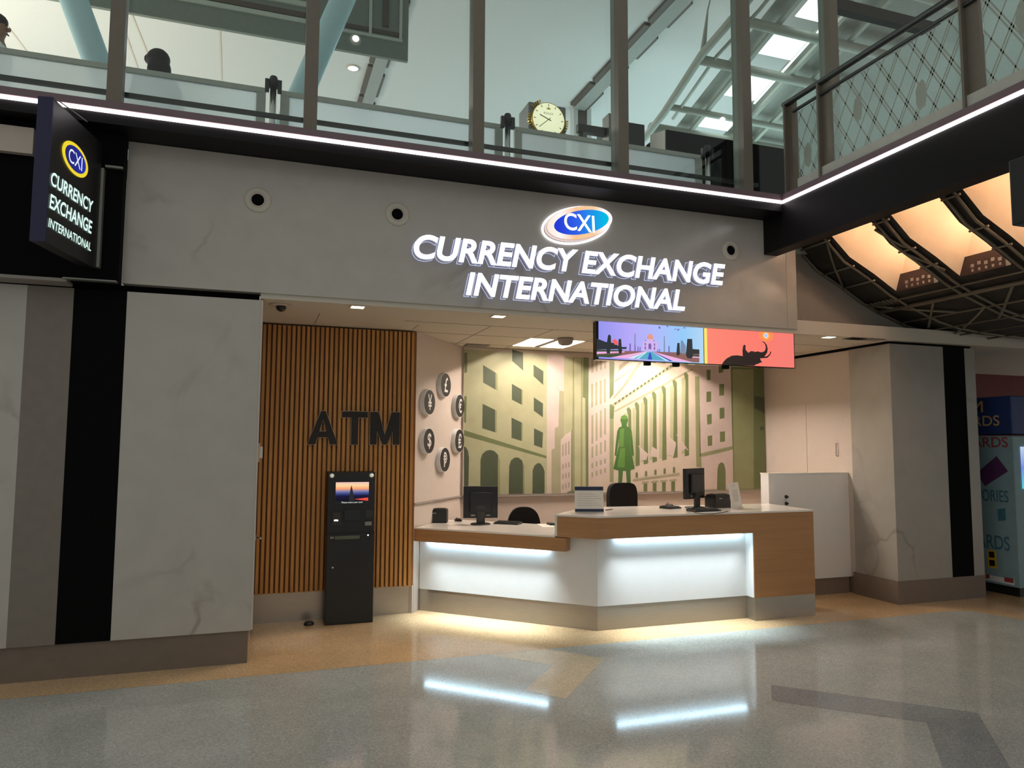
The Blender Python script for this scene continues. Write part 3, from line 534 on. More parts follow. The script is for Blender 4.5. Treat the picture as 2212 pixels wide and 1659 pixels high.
mu(2, 'lgreen', [(3.368,2.636),(3.48,2.63),(3.478,1.77),(3.367,1.704)]); mu(2, 'pink', [(3.329,1.661),(3.461,1.765),(3.459,1.042),(3.328,1.023)]); mu(3, 'tan', *[[(3.347,1.597),(3.361,1.603),(3.361,1.469),(3.347,1.458)],[(3.384,1.617),(3.398,1.622),(3.398,1.479),(3.384,1.469)],[(3.422,1.636),(3.436,1.642),(3.436,1.49),(3.422,1.479)],[(3.347,1.373),(3.361,1.378),(3.361,1.319),(3.347,1.314)],[(3.347,1.256),(3.361,1.261),(3.361,1.202),(3.347,1.197)],[(3.347,1.139),(3.361,1.144),(3.361,1.086),(3.347,1.081)],[(3.384,1.383),(3.398,1.389),(3.398,1.33),(3.384,1.325)],[(3.384,1.266),(3.398,1.271),(3.398,1.213),(3.384,1.207)],[(3.384,1.149),(3.398,1.154),(3.398,1.096),(3.384,1.091)],[(3.421,1.394),(3.436,1.399),(3.435,1.34),(3.421,1.335)],[(3.421,1.276),(3.435,1.282),(3.435,1.223),(3.421,1.218)],[(3.421,1.159),(3.435,1.164),(3.435,1.106),(3.421,1.101)]])
mu(2, 'mgreen', [(3.48,2.63),(3.612,2.63),(3.61,2.142),(3.658,2.143),(3.654,1.092),(3.471,1.063)]); mu(3, 'lgreen', [(3.498,2.625),(3.588,2.624),(3.577,1.082),(3.503,1.078)], [(3.604,2.141),(3.636,2.142),(3.642,1.092),(3.6,1.087)])
mu(3, 'olive', [(3.618,2.636),(3.69,2.633),(3.682,2.165),(3.677,1.102),(3.651,1.103),(3.646,2.143),(3.61,2.158)], [(3.461,1.77),(3.471,1.77),(3.472,1.063),(3.459,1.063)], [(3.395,1.032),(3.442,1.063),(3.642,1.076),(3.666,1.102),(3.761,1.09),(3.76,1.026)])
mu(2, 'pink', [(3.69,2.633),(3.964,2.634),(3.954,1.229),(3.69,1.177)]); mu(3, 'shade', *[[(3.719,2.32),(3.745,2.326),(3.744,2.046),(3.717,2.04)],[(3.774,2.342),(3.801,2.348),(3.799,2.067),(3.773,2.061)],[(3.83,2.363),(3.857,2.37),(3.855,2.088),(3.829,2.082)],[(3.886,2.385),(3.913,2.392),(3.911,2.109),(3.885,2.103)],[(3.72,1.947),(3.745,1.953),(3.743,1.61),(3.719,1.604)],[(3.776,1.976),(3.8,1.982),(3.798,1.648),(3.774,1.642)],[(3.832,2.004),(3.856,2.01),(3.854,1.687),(3.83,1.681)],[(3.888,2.033),(3.912,2.039),(3.91,1.725),(3.886,1.72)],[(3.719,1.577),(3.743,1.583),(3.742,1.447),(3.718,1.442)],[(3.774,1.601),(3.798,1.607),(3.797,1.471),(3.773,1.465)],[(3.83,1.625),(3.854,1.631),(3.853,1.495),(3.829,1.489)],[(3.885,1.65),(3.91,1.655),(3.909,1.519),(3.885,1.513)],[(3.718,1.382),(3.742,1.387),(3.742,1.328),(3.718,1.323)],[(3.717,1.274),(3.741,1.279),(3.741,1.22),(3.717,1.215)],[(3.773,1.399),(3.797,1.405),(3.797,1.345),(3.773,1.34)],[(3.773,1.291),(3.797,1.296),(3.796,1.237),(3.772,1.231)],[(3.828,1.416),(3.853,1.422),(3.852,1.362),(3.828,1.357)],[(3.828,1.308),(3.852,1.313),(3.852,1.253),(3.828,1.248)],[(3.884,1.434),(3.908,1.439),(3.908,1.379),(3.884,1.374)],[(3.883,1.325),(3.908,1.33),(3.907,1.27),(3.883,1.265)],[(3.722,2.629),(3.751,2.631),(3.751,2.465),(3.722,2.447)],[(3.778,2.632),(3.807,2.633),(3.806,2.483),(3.777,2.466)],[(3.834,2.634),(3.863,2.635),(3.863,2.502),(3.833,2.484)],[(3.89,2.637),(3.92,2.638),(3.919,2.521),(3.889,2.503)]])
# classical facade with pediment and columns
mu(2, 'olive', [(3.959,2.632),(4.03,2.63),(4.015,2.209),(3.962,2.144)], [(3.962,2.081),(4.026,2.082),(4.013,1.913),(3.96,1.912)]); mu(3, 'mgreen', [(3.96,1.912),(4.013,1.913),(4.007,1.16),(3.955,1.161)])
mu(3, 'tan', [(4.089,2.552),(4.184,2.626),(4.256,2.625),(4.082,2.482)], [(4.364,2.617),(4.413,2.617),(4.339,2.519),(4.266,2.419),(4.194,2.331),(4.122,2.255),(4.015,2.146),(4.009,2.167),(4.146,2.319),(4.243,2.462)], [(4.028,2.369),(4.243,2.515),(4.261,2.511),(4.034,2.348)])
mu(3, 'shade', [(3.991,2.082),(4.794,2.591),(4.894,2.595),(4.014,2.056)], [(4.025,2.008),(5.108,2.559),(5.127,2.543),(4.031,1.987)]); mu(4, 'dgreen', *[[(4.026,2.101),(4.052,2.118),(4.052,2.094),(4.026,2.078)],[(4.076,2.132),(4.102,2.149),(4.102,2.124),(4.076,2.109)],[(4.126,2.163),(4.152,2.18),(4.152,2.155),(4.125,2.14)],[(4.176,2.194),(4.202,2.211),(4.202,2.186),(4.175,2.171)],[(4.226,2.225),(4.252,2.242),(4.252,2.218),(4.226,2.202)],[(4.276,2.257),(4.303,2.274),(4.303,2.249),(4.276,2.233)],[(4.327,2.288),(4.354,2.305),(4.354,2.28),(4.327,2.265)],[(4.378,2.32),(4.405,2.337),(4.405,2.312),(4.378,2.296)],[(4.429,2.352),(4.456,2.369),(4.456,2.344),(4.429,2.328)],[(4.481,2.384),(4.508,2.401),(4.507,2.376),(4.48,2.36)],[(4.532,2.416),(4.559,2.433),(4.559,2.408),(4.532,2.392)],[(4.584,2.448),(4.611,2.465),(4.611,2.44),(4.584,2.424)],[(4.636,2.48),(4.663,2.497),(4.663,2.472),(4.636,2.456)],[(4.688,2.513),(4.716,2.53),(4.715,2.505),(4.688,2.488)],[(4.741,2.545),(4.768,2.563),(4.768,2.537),(4.741,2.521)],[(4.794,2.578),(4.821,2.595),(4.821,2.57),(4.793,2.554)]])
CO = [[(415,630),(435,660),(455,630),(487,650),(493,1240),(450,1240),(451,700)],[(505,570),(525,600),(545,570),(577,590),(583,1290),(540,1290),(541,640)],[(600,510),(620,540),(640,510),(672,530),(678,1265),(635,1265),(636,580)],[(700,450),(720,480),(740,450),(772,470),(778,1245),(735,1245),(736,520)],[(810,385),(830,415),(850,385),(882,405),(888,1225),(845,1225),(846,455)],[(935,315),(955,345),(975,315),(1007,335),(1013,1200),(970,1200),(971,385)],[(1065,230),(1085,260),(1105,230),(1137,250),(1143,1175),(1100,1175),(1101,300)]]
mu(3, 'lgreen', *[[(4.158,1.979),(4.208,1.991),(4.203,1.43),(4.153,1.42)],[(4.266,2.045),(4.316,2.057),(4.309,1.377),(4.259,1.367)],[(4.381,2.112),(4.432,2.124),(4.423,1.403),(4.373,1.393)],[(4.503,2.179),(4.554,2.191),(4.544,1.424),(4.493,1.414)],[(4.638,2.253),(4.69,2.265),(4.679,1.446),(4.627,1.435)],[(4.794,2.334),(4.846,2.346),(4.833,1.472),(4.781,1.461)],[(4.958,2.432),(5.011,2.445),(4.995,1.499),(4.943,1.488)]])
mu(4, 'olive', *[[(4.187,2.033),(4.216,2.057),(4.249,2.018),(4.253,1.409),(4.193,1.397),(4.21,1.948)],[(4.295,2.099),(4.324,2.123),(4.358,2.084),(4.359,1.356),(4.3,1.344),(4.318,2.014)],[(4.41,2.166),(4.44,2.19),(4.473,2.151),(4.474,1.382),(4.413,1.37),(4.433,2.081)],[(4.532,2.234),(4.562,2.258),(4.596,2.219),(4.595,1.403),(4.534,1.39),(4.556,2.148)],[(4.668,2.308),(4.698,2.333),(4.732,2.294),(4.73,1.424),(4.668,1.411),(4.692,2.222)],[(4.824,2.389),(4.855,2.414),(4.889,2.375),(4.885,1.451),(4.822,1.438),(4.848,2.303)],[(4.989,2.488),(5.02,2.514),(5.055,2.474),(5.048,1.478),(4.985,1.465),(5.013,2.401)]])
mu(5, 'pink', [(4.353,1.578),(4.472,1.483),(4.448,1.419),(4.376,1.419)], [(4.528,1.584),(4.631,1.526),(4.605,1.451),(4.496,1.462)], [(4.78,1.682),(4.866,1.613),(4.827,1.461),(4.747,1.483)], [(4.905,1.699),(5.003,1.559),(4.939,1.526),(4.884,1.548)])
mu(6, 'cream', [(4.732,1.736),(4.866,1.629),(4.86,1.618),(4.725,1.725)], [(4.88,1.732),(5.034,1.543),(5.025,1.535),(4.872,1.726)], [(4.342,1.594),(4.479,1.488),(4.472,1.481),(4.337,1.585)])
mu(3, 'mgreen', [(5.151,2.461),(5.215,2.463),(5.213,1.33),(5.15,1.331)], [(5.204,1.494),(5.691,1.589),(5.69,1.55),(5.209,1.456)])
mu(3, 'pink', [(5.218,2.619),(5.682,2.627),(5.685,1.594),(5.204,1.499)])
for k_ in range(1): mu(4, 'olive', [(5.32,2.551),(5.381,2.553),(5.376,2.424),(5.324,2.417)], [(5.504,2.608),(5.576,2.605),(5.568,2.532),(5.502,2.513)], [(5.315,2.272),(5.383,2.279),(5.381,2.151),(5.312,2.139)], [(5.505,2.372),(5.578,2.38),(5.574,2.234),(5.502,2.227)], [(5.315,1.984),(5.387,1.996),(5.384,1.869),(5.319,1.857)], [(5.505,2.071),(5.575,2.078),(5.574,1.944),(5.502,1.931)], [(5.32,1.714),(5.388,1.725),(5.385,1.598),(5.323,1.59)], [(5.503,1.77),(5.577,1.777),(5.577,1.649),(5.502,1.64)])
mu(3, 'shade', [(5.215,1.45),(5.69,1.544),(5.691,1.041),(5.208,1.043)]); mu(4, 'pink', [(5.228,1.45),(5.69,1.541),(5.685,1.052),(5.233,1.053)]); mu(5, 'olive', [(5.444,1.044),(5.456,1.296),(5.477,1.362),(5.516,1.389),(5.555,1.367),(5.575,1.295),(5.574,1.042)])
mu(3, 'olive', [(5.682,2.604),(6.236,2.603),(6.212,1.044),(5.691,1.041)]); mu(4, 'mgreen', [(5.708,2.571),(6.031,2.583),(5.996,1.053),(5.698,1.046)]); mu(5, 'dgreen', [(6.035,2.241),(6.219,2.223),(6.22,2.017),(6.031,2.082)], [(6.112,1.845),(6.167,1.845),(6.166,1.8),(6.111,1.799)])
mu(5, 'olive', *[[(4.302,1.262),(4.317,1.277),(4.332,1.261),(4.333,1.214),(4.299,1.214)],[(4.429,1.276),(4.444,1.292),(4.459,1.276),(4.46,1.225),(4.426,1.226)],[(4.557,1.291),(4.572,1.307),(4.588,1.291),(4.588,1.237),(4.554,1.237)],[(4.686,1.307),(4.701,1.322),(4.717,1.306),(4.717,1.249),(4.683,1.249)],[(4.817,1.322),(4.832,1.338),(4.848,1.322),(4.848,1.26),(4.814,1.261)],[(4.408,1.134),(4.459,1.139),(4.458,1.044),(4.407,1.045)],[(4.535,1.141),(4.586,1.146),(4.584,1.042),(4.533,1.043)],[(4.662,1.148),(4.714,1.153),(4.712,1.04),(4.661,1.041)],[(4.791,1.155),(4.843,1.16),(4.841,1.038),(4.789,1.039)]])
mu(4, 'shade', [(4.266,1.194),(4.91,1.262),(4.91,1.235),(4.266,1.167)], *[[(4.385,1.158),(4.481,1.165),(4.48,1.142),(4.384,1.134)],[(4.511,1.165),(4.608,1.172),(4.608,1.149),(4.511,1.141)],[(4.638,1.172),(4.736,1.179),(4.736,1.156),(4.638,1.148)],[(4.767,1.179),(4.866,1.186),(4.865,1.163),(4.766,1.155)]])
# plain standing figure
mu(6, 'fig', [(4.083,1.809),(4.059,1.766),(4.021,1.473),(4.045,1.467),(4.082,1.682),(4.075,1.577),(4.003,1.316),(4.073,1.3),(4.066,1.139),(4.118,1.138),(4.131,1.294),(4.172,1.294),(4.183,1.137),(4.236,1.136),(4.231,1.299),(4.291,1.32),(4.228,1.578),(4.223,1.683),(4.257,1.467),(4.281,1.472),(4.254,1.768),(4.224,1.811),(4.189,1.821),(4.189,1.852),(4.207,1.895),(4.196,1.943),(4.155,1.963),(4.113,1.941),(4.101,1.893),(4.118,1.851),(4.118,1.82)])
mu(7, 'fig2', [(4.094,1.788),(4.153,1.799),(4.14,1.578),(4.081,1.577)], [(4.098,1.556),(4.163,1.562),(4.155,1.326),(4.055,1.337)], [(4.155,1.963),(4.196,1.943),(4.202,1.911),(4.107,1.909),(4.113,1.941)])
tag(obj('mural', b, [GR[k] for k in GK]), 'green painted mural of a columned city street on the back wall', 'mural')

# currency discs on the angled wall
blackd = M['pm']; DN = ('£', '¥', '€', '$', '₤', '₱')
for ch, (tt, z), l in zip(DN, ((.63, 2.218), (.237, 2.015), (1.015, 2.018), (.237, 1.63), (1.015, 1.636), (.63, 1.437)), ('topmost round black and white pound sign disc in the ring', 'round black and white yen sign disc, upper one beside the oak slats', 'round black and white euro sign disc beside the mural top', 'round black and white dollar sign disc, lower one beside the oak slats', 'round disc with a double-barred pound sign beside the mural', 'lowest round black and white peso sign disc in the ring')):
    c = ang(tt); t = thing('currency_disc', l, 'wall sign', (c[0], c[1], z), 0, 'currency discs on the angled wall')
    def wd(u, w, o, tt=tt, z=z): p = ang(tt+u, o); return (p[0], p[1], z+w)
    def cyl(r, o0, o1):
        b = MB(); n = 40; v = [wd(r*math.cos(2*math.pi*i/n), r*math.sin(2*math.pi*i/n), o) for o in (o0, o1) for i in range(n)]
        b.add(v, [list(range(n))[::-1], list(range(n, 2*n))]+[[i, (i+1) % n, n+(i+1) % n, n+i] for i in range(n)]); return b
    obj('backer', cyl(.130, .0, .045), 'white', t); obj('face', cyl(.123, .045, .048), blackd, t)
    w_ = .055; b = MB(); put_text(b, ch, -w_*.8, w_*.8, -.078, .078, lambda u, w, q: wd(u, w, .0495), 0, .012); obj('symbol', b, 'white', t)

# ================================================================== SERVICE COUNTER
A0, S1, S2, K0 = (1.43, 7.03), (2.478, 6.018), (2.552, 5.947), (2.766, 5.74)
iv = Vector((.694, .719, 0)); KP = (2.81, 5.855); PL = (1.512, 7.107)
off = lambda p, k: (p[0]+iv.x*k, p[1]+iv.y*k)
t = thing('service_counter', 'angled two-level service counter with oak bands and glowing white front', 'counter', (2.9, 6.1, 0))
b = MB(); b.prism([A0, S2, off(S2, .105), off(A0, .105)], 'z', .672, .788); obj('low_band', b, 'wood', t)
b = MB(); b.prism([(1.424, 7.022), S1, off(S1, .80), (2.03, 7.60), ang(.74, .012), ang(.03, .012)], 'z', .789, .803); obj('low_top', b, 'top', t)
b = MB(); b.prism([S1, K0, (5.03, 5.74), (5.03, 5.852), KP, off(S1, .11)], 'z', .795, .974); obj('high_band', b, 'wood', t)
b = MB(); b.prism([(2.474, 6.014), (2.763, 5.735), (5.036, 5.735), (5.10, 6.44), (5.10, 6.49), (3.06, 6.60)], 'z', .975, .990); obj('high_top', b, 'top', t)
b = MB(); b.prism([S1, off(S1, .80), (off(S1, .80)[0]+.015, off(S1, .80)[1]-.015), (S1[0]+.015, S1[1]-.015)], 'z', .803, .975); obj('step_panel', b, 'white', t)
obj('end_leg', MB().box(4.345, 5.03, 5.74, 6.40, .205, .795), 'wood', t)
pin = lambda k: [PL, KP, (4.345, 5.855), (4.345, 5.855+k), (KP[0]+.45*k, 5.855+k), off(PL, k)]
b = MB(); b.prism(pin(.03), 'z', .207, .79); obj('front_panel', b, 'white', t)
b = MB(); b.prism([A0, off(A0, .105), (off(A0, .105)[0]-.05, off(A0, .105)[1]+.03), (A0[0]-.0, A0[1]+.012)], 'z', .207, .672); obj('left_cheek', b, 'white', t)
obj('right_cheek', MB().box(4.339, 4.345, 5.745, 5.855, .207, .795), 'white', t)
b = MB(); pk = [(PL[0]+.004, PL[1]+.004), (KP[0]+.002, KP[1]+.006), (4.345, 5.861), (4.345, 5.89), (KP[0]+.02, 5.89), off(PL, .035)]; b.prism(pk, 'z', 0, .206); b.box(4.347, 5.028, 5.743, 6.4, 0, .205)
b.prism([(A0[0]+.003, A0[1]+.003), off(A0, .11), (off(A0, .11)[0]-.05, off(A0, .11)[1]+.03), (A0[0], A0[1]+.012)], 'z', 0, .206); obj('kickplate', b, 'steel', t)
ev = Vector((.719, -.694, 0))
def strip(p, q, z, h=.006, w=.014):
    b = MB(); b.beam((p[0], p[1], z), (q[0], q[1], z), w, h); return b
a_, b_ = off(A0, .085), off(S2, .085)
obj('light_strip', strip((a_[0]+ev.x*.10, a_[1]+ev.y*.10), (b_[0]-ev.x*.20, b_[1]-ev.y*.20), .668), 'underled', t)
obj('light_strip', strip((2.98, 5.828), (4.30, 5.828), .791), 'underled', t)
a_, b_ = off(A0, .03), off(S2, .03); hd = math.atan2(ev.y, ev.x)
light('AREA', 'counter_strip_light', ((a_[0]+b_[0])/2-.01, (a_[1]+b_[1])/2-.01, .668), 10, (.80, .93, 1.0), (R(-9), 0, hd), shape='RECTANGLE', size=1.25, size_y=.02, spread=R(75))
light('AREA', 'counter_strip_light', (3.60, 5.765, .790), 10, (.80, .93, 1.0), (R(-9), 0, 0), shape='RECTANGLE', size=1.35, size_y=.02, spread=R(75))

# low white partition behind the counter
t = thing('half_wall', 'white half-height partition between the counter and the pale right wall', 'partition', (5.6, 6.5, 0))
obj('panel', MB().box(5.126, 6.19, 6.50, 6.63, .175, 1.297), 'white', t); obj('base', MB().box(5.13, 6.165, 6.51, 6.62, 0, .175), 'base', t)
obj('cap', MB().box(5.122, 6.19, 6.496, 6.634, 1.297, 1.308), 'top', t)
for z in (1.056, .985): obj('lock', MB().lathe([(0, -.03), (.012, -.028), (.016, -.006), (.02, 0)], (5.345, 6.5, z), 'y', 14), 'plastic2', t)

# ------------------------------------------------------------------ desk equipment
def monitor(label, loc, rz, w, h, lift, tilt=0):
    t = thing('monitor', label, 'monitor', loc, 0, 'monitors on the counter'); 
    obj0 = []
    t.rotation_euler = (0, 0, 0); INV[t.name] = Matrix.Identity(4)
    b = MB(); b.rbox(-w/2, w/2, -.02, .02, lift, lift+h, .006); obj('bezel', b, 'plastic', t)
    b = MB(); b.rbox(-w*.32, w*.32, -.045, -.018, lift+h*.18, lift+h*.82, .01); obj('rear_shell', b, 'plastic', t)
    b = MB(); b.box(-w/2+.015, w/2-.015, .02, .0215, lift+.015, lift+h-.015); obj('screen', b, 'gloss', t)
    b = MB(); b.beam((0, -.03, .012), (0, -.035, lift+h*.4), .085, .022, (0, 1, 0)); obj('neck', b, 'plastic2', t)
    b = MB(); b.lathe([(0, .012), (.09, .012), (.10, .006), (.10, 0), (0, 0)][::-1], (0, -.01, 0), 'z', 24); obj('base', b, 'plastic2', t)
    for q in (-.22, .22): obj('port_cover', MB().box(w*q-.02, w*q+.02, -.022, -.019, lift+.02, lift+.035), 'metal', t)
    t.rotation_euler = (0, 0, rz); return t
m1 = (2.121,1.024); m2 = (4.047,1.201)
monitor('black monitor seen from behind on the low counter', (m1[0], 7.1, .803), R(-12), .345, .315, .062)
monitor('black monitor turned away on the high counter, beside the leaning white notice', (m2[0], 6.25, .990), R(28), .36, .295, .09)
def device(label, loc, rz, w, d, h):
    t = thing('receipt_printer', label, 'printer', loc, 0, 'receipt printers on the counter'); INV[t.name] = Matrix.Identity(4)
    b = MB(); b.prism([(-d/2, 0), (d/2, 0), (d/2, h*.8), (d*.3, h), (-d*.42, h), (-d/2, h*.85)], 'x', -w/2, w/2); obj('housing', b, 'plastic', t)
    obj('lid', MB().rbox(-w*.4, w*.4, -d*.36, d*.26, h-.004, h+.008, .003), 'plastic2', t)
    obj('slot', MB().box(-w*.3, w*.3, -d*.3, -d*.26, h+.008, h+.010), 'gloss', t)
    obj('badge', MB().box(-w*.28, -w*.08, -d/2-.002, -d/2, h*.68, h*.76), 'metal', t)
    t.rotation_euler = (0, 0, rz); return t
d1 = (1.762,0.862); d2 = (4.289,1.045)
device('black receipt printer on the low counter near the oak slats', (d1[0], 7.40, .803), R(-20), .185, .16, .135)
device('black receipt printer between the high monitor and the leaning notice', (d2[0]+.035, 6.26, .990), R(8), .19, .16, .125)
def keyboard(label, loc, rz, w=.34):
    t = thing('keyboard', label, 'keyboard', loc, 0, 'keyboards on the counter'); INV[t.name] = Matrix.Identity(4)
    b = MB(); b.prism([(-.065, 0), (.065, 0), (.065, .022), (-.065, .012)], 'x', -w/2, w/2); obj('tray', b, 'plastic', t)
    b = MB()
    for r_ in range(4):
        for c_ in range(12): b.box(-w/2+.012+c_*(w-.024)/12, -w/2+.008+(c_+1)*(w-.024)/12, -.055+r_*.028, -.031+r_*.028, .012+r_*.002, .021+r_*.002)
    obj('keys', b, 'plastic2', t); t.rotation_euler = (0, 0, rz); return t
def mouse(label, loc, rz):
    t = thing('mouse', label, 'mouse', loc, 0, 'mice on the counter'); INV[t.name] = Matrix.Identity(4)
    obj('shell', MB().ball((0, 0, .012), .03, .052, .02), 'plastic', t); obj('wheel', MB().lathe([(.006, -.004), (.006, .004)], (0, .025, .031), 'x', 10), 'plastic2', t)
    t.rotation_euler = (0, 0, rz); return t
k1 = (2.322,7.053); k2 = (3.932,5.917); k3 = (3.806,6.26)
keyboard('flat black keyboard beside the low counter monitor', (k1[0]+.07, k1[1]-.01, .803), R(-40), .26)
keyboard('black keyboard in front of the high counter monitor', (k2[0], k2[1], .990), R(6), .30)
keyboard('black keypad lying left of the high counter monitor', (k3[0]-.02, k3[1], .990), R(20), .17)
mouse('black mouse beside the receipt printer on the low counter', (1.981, 7.43, .803), R(30))
mouse('black mouse on the high counter left of its monitor', (3.893, 6.455, .990), R(10))
pa = [(2.67,6.95),(2.826,6.904),(2.725,6.633),(2.618,6.665)]
b = MB(); b.prism(pa, 'z', .803, .806); solo('paper_sheet', b, 'paper', 'white sheet of paper on the low counter beside the step', 'paper')
pz = pa[1]
solo('stapler', MB().rbox(pz[0]-.09, pz[0]-.03, pz[1]-.14, pz[1]-.04, .806, .826, .006), 'plastic', 'small black stapler on the paper by the counter step', 'stapler')
cb = [(3.743,5.78),(3.728,5.647),(3.828,5.618),(3.996,5.707),(4.122,5.813)]
solo('cable', MB().tube([(x, y, .9935) for x, y in cb], .0035, 8), 'plastic', 'thin black cable curling on the high counter top', 'cable')

# notice holders
t = thing('notice_holder', 'white landscape notice with navy bands standing on the counter corner', 'sign', (0, 0, 0)); INV[t.name] = Matrix.Identity(4)
w = .262
obj('sheet', MB().box(-w/2, w/2, -.006, .002, .0, .232), 'paper', t)
obj('band', MB().box(-w/2, w/2, -.0085, -.006, .196, .230), 'navyband', t); obj('band', MB().box(-w/2, w/2, -.0085, -.006, .0, .030), 'navyband', t)
b = MB()
for i in range(6): b.box(-w/2+.02, w/2-.02-.03*(i % 3), -.0072, -.006, .06+i*.02, .066+i*.02)
obj('text_lines', b, 'ceil', t); obj('foot', MB().box(-w/2, w/2, -.03, .06, 0, .004), 'paper', t)
nh = (2.85,0.999); t.location = (nh[0], 6.10, .990); t.rotation_euler = (R(-6), 0, R(-16))
t = thing('notice_holder', 'tall white notice leaning back on the high counter', 'sign', (0, 0, 0)); INV[t.name] = Matrix.Identity(4)
w = .165
obj('sheet', MB().box(-w/2, w/2, -.004, .002, 0, .25), 'paper', t)
b = MB()
for i in range(9): b.box(-w*.24, w*.28, -.0048, -.004, .07+i*.013, .076+i*.013)
b.box(-w*.15, w*.16, -.0048, -.004, .22, .226); obj('text_lines', b, mat('faint_print', S(188, 186, 184), .8), t); obj('foot', MB().box(-w/2, w/2, -.02, .09, 0, .004), 'paper', t)
nh = (4.406,0.993); t.location = (nh[0], 6.06, .990); t.rotation_euler = (R(-8), R(-4), R(20))
# counter-top folder
fz = [(3.068,6.213),(3.297,6.405)]
solo('pen', MB().tube([(fz[0][0], fz[0][1], .995), (fz[0][0]+.10, fz[0][1]+.06, .995)], .004, 8), 'plastic', 'black pen lying beside the banded notice on the counter', 'pen')

def chair(label, loc, rz, top, bw, rnd):
    t = thing('office_chair', label, 'chair', (0, 0, 0), 0, 'office chairs behind the counter'); INV[t.name] = Matrix.Identity(4)
    s = top-.56
    obj('seat', MB().rbox(-.23, .23, -.23, .2, s, s+.07, .03, 3), 'fabric', t)
    pts = []
    h0, h1 = s+.16, top
    for i in range(25):
        a = math.pi*i/24; pts.append((bw*math.copysign(abs(math.cos(a))**rnd, math.cos(a)), h0+.14+(h1-h0-.14)*math.sin(a)**rnd))
    pts += [(-bw*.92, h0+.03), (-bw*.8, h0), (bw*.8, h0), (bw*.92, h0+.03)]
    b = MB(); b.prism(pts, 'y', .20, .26); obj('backrest', b, 'fabric', t)
    b = MB(); b.tube([(0, .05, s-.02), (0, .24, s-.01), (0, .29, s+.08), (0, .275, s+.28)], .018); obj('back_support', b, 'plastic', t)
    obj('column', MB().lathe([(.035, .09), (.035, s*.55), (.02, s*.56), (.02, s)], (0, 0, 0), 'z', 14), 'plastic', t)
    for i in range(5):
        a = R(72*i+18); x, y = math.cos(a), math.sin(a)
        lg = obj('base_leg', MB().tube([(0, 0, .10), (x*.15, y*.15, .095), (x*.29, y*.29, .07)], [.028, .022, .016]), 'plastic', t)
        obj('caster', MB().ball((x*.29, y*.29, .027), .027, .027, .027, 10), 'plastic', lg)
    t.location = loc; t.rotation_euler = (0, 0, rz); return t
c1 = (2.599,0.948); c2 = (3.777,1.19)
chair('black office chair with arched back behind the low counter', (c1[0], 7.05, 0), R(-12), c1[1], .175, .75)
chair('black office chair with squarish back behind the high counter', (c2[0], 6.95, 0), R(8), c2[1], .185, .45)

# ------------------------------------------------------------------ ceiling fittings
tubems = [glow('tube_glow', (1.0, .86, .76, 1), e_) for e_ in (300, 430)]
for k, (x0, x1) in enumerate(TX):
    t = thing('ceiling_troffer', ('square lit ceiling panel over the low counter, in front of the mural', 'square ceiling light panel hidden behind the hanging screens')[k], 'ceiling light', ((x0+x1)/2, 7.335, 2.80), 0, 'recessed ceiling troffers')
    xm = (x0+x1)/2
    obj('housing', MB().box(x0+.001, x1-.001, TY[0]+.001, TY[1]-.001, 2.80, 2.815), 'louver', t)
    obj('divider', MB().box(xm-.035, xm+.035, TY[0]+.002, TY[1]-.002, 2.70, 2.80), 'louver', t)
    for xc in ((x0+xm)/2, (xm+x1)/2):
        obj('tube', MB().tube([(xc, TY[0]+.02, 2.768), (xc, TY[1]-.02, 2.768)], .012, 10), tubems[k], t)
for x, y, l in ((.717, 5.89, 'small square lit downlight over the cash machine wall'), (1.91, 5.90, 'small square lit downlight under the header left of the screens'), (5.40, 5.87, 'small square lit downlight right of the hanging screens')):
    t = thing('downlight', l, 'ceiling light', (x, y, 2.695), 0, 'small square downlights in the booth ceiling')
    obj('trim_ring', MB().box(x-.062, x+.062, y-.058, y+.058, 2.690, 2.695), 'paint', t); obj('lens', MB().box(x-.05, x+.05, y-.046, y+.046, 2.688, 2.690), 'spot', t)
    light('SPOT', 'downlight_lamp', (x, y, 2.675), 10, (1, .84, .62), (0, 0, 0), spot_size=R(110), spot_blend=.6, shadow_soft_size=.04)
t = thing('dome_camera', 'small dark dome camera on a pale ceiling plate near the left pier', 'camera', (.127, 6.03, 2.695)); obj('plate', MB().lathe([(.085, 0), (.085, .010), (0, .010)][::-1], (.127, 6.03, 2.684), 'z', 24), 'paint', t); obj('dome', MB().ball((.135, 6.03, 2.675), .04, .04, .034), 'gloss', t)
t = thing('dome_camera', 'grey round ceiling unit in front of the lit ceiling panel', 'camera', (2.96, 6.90, 2.695)); obj('housing', MB().lathe([(.0, 2.625), (.055, 2.626), (.072, 2.638), (.085, 2.68), (.085, 2.695)], (2.96, 6.90, 0), 'z', 24), 'gypsum', t); obj('window', MB().lathe([(.04, 2.622), (.042, 2.6255)], (2.96, 6.90, 0), 'z', 16), 'plastic2', t)
for (x0, x1, y0, y1), l in (((5.62, 5.82, 5.78, 5.92), 'dark square air grille in the ceiling by the right pier'), ((5.85, 6.05, 5.78, 5.92), 'pale grey air grille beside the dark one, by the right pier'), ((2.12, 2.38, 7.66, 7.82), 'small pale air grille in the ceiling above the mural corner')):
    t = thing('air_grille', l, 'vent', ((x0+x1)/2, (y0+y1)/2, 2.695), 0, 'ceiling air grilles'); dk = l.startswith('dark')
    obj('frame', MB().box(x0, x1, y0, y1, 2.689, 2.695), 'joint' if not dk else 'base', t)
    b = MB()
    for i in range(5): yy = y0+.015+i*(y1-y0-.03)/5; b.box(x0+.015, x1-.015, yy, yy+.014, 2.685, 2.689)
    obj('blades', b, 'black' if dk else 'gypsum', t)
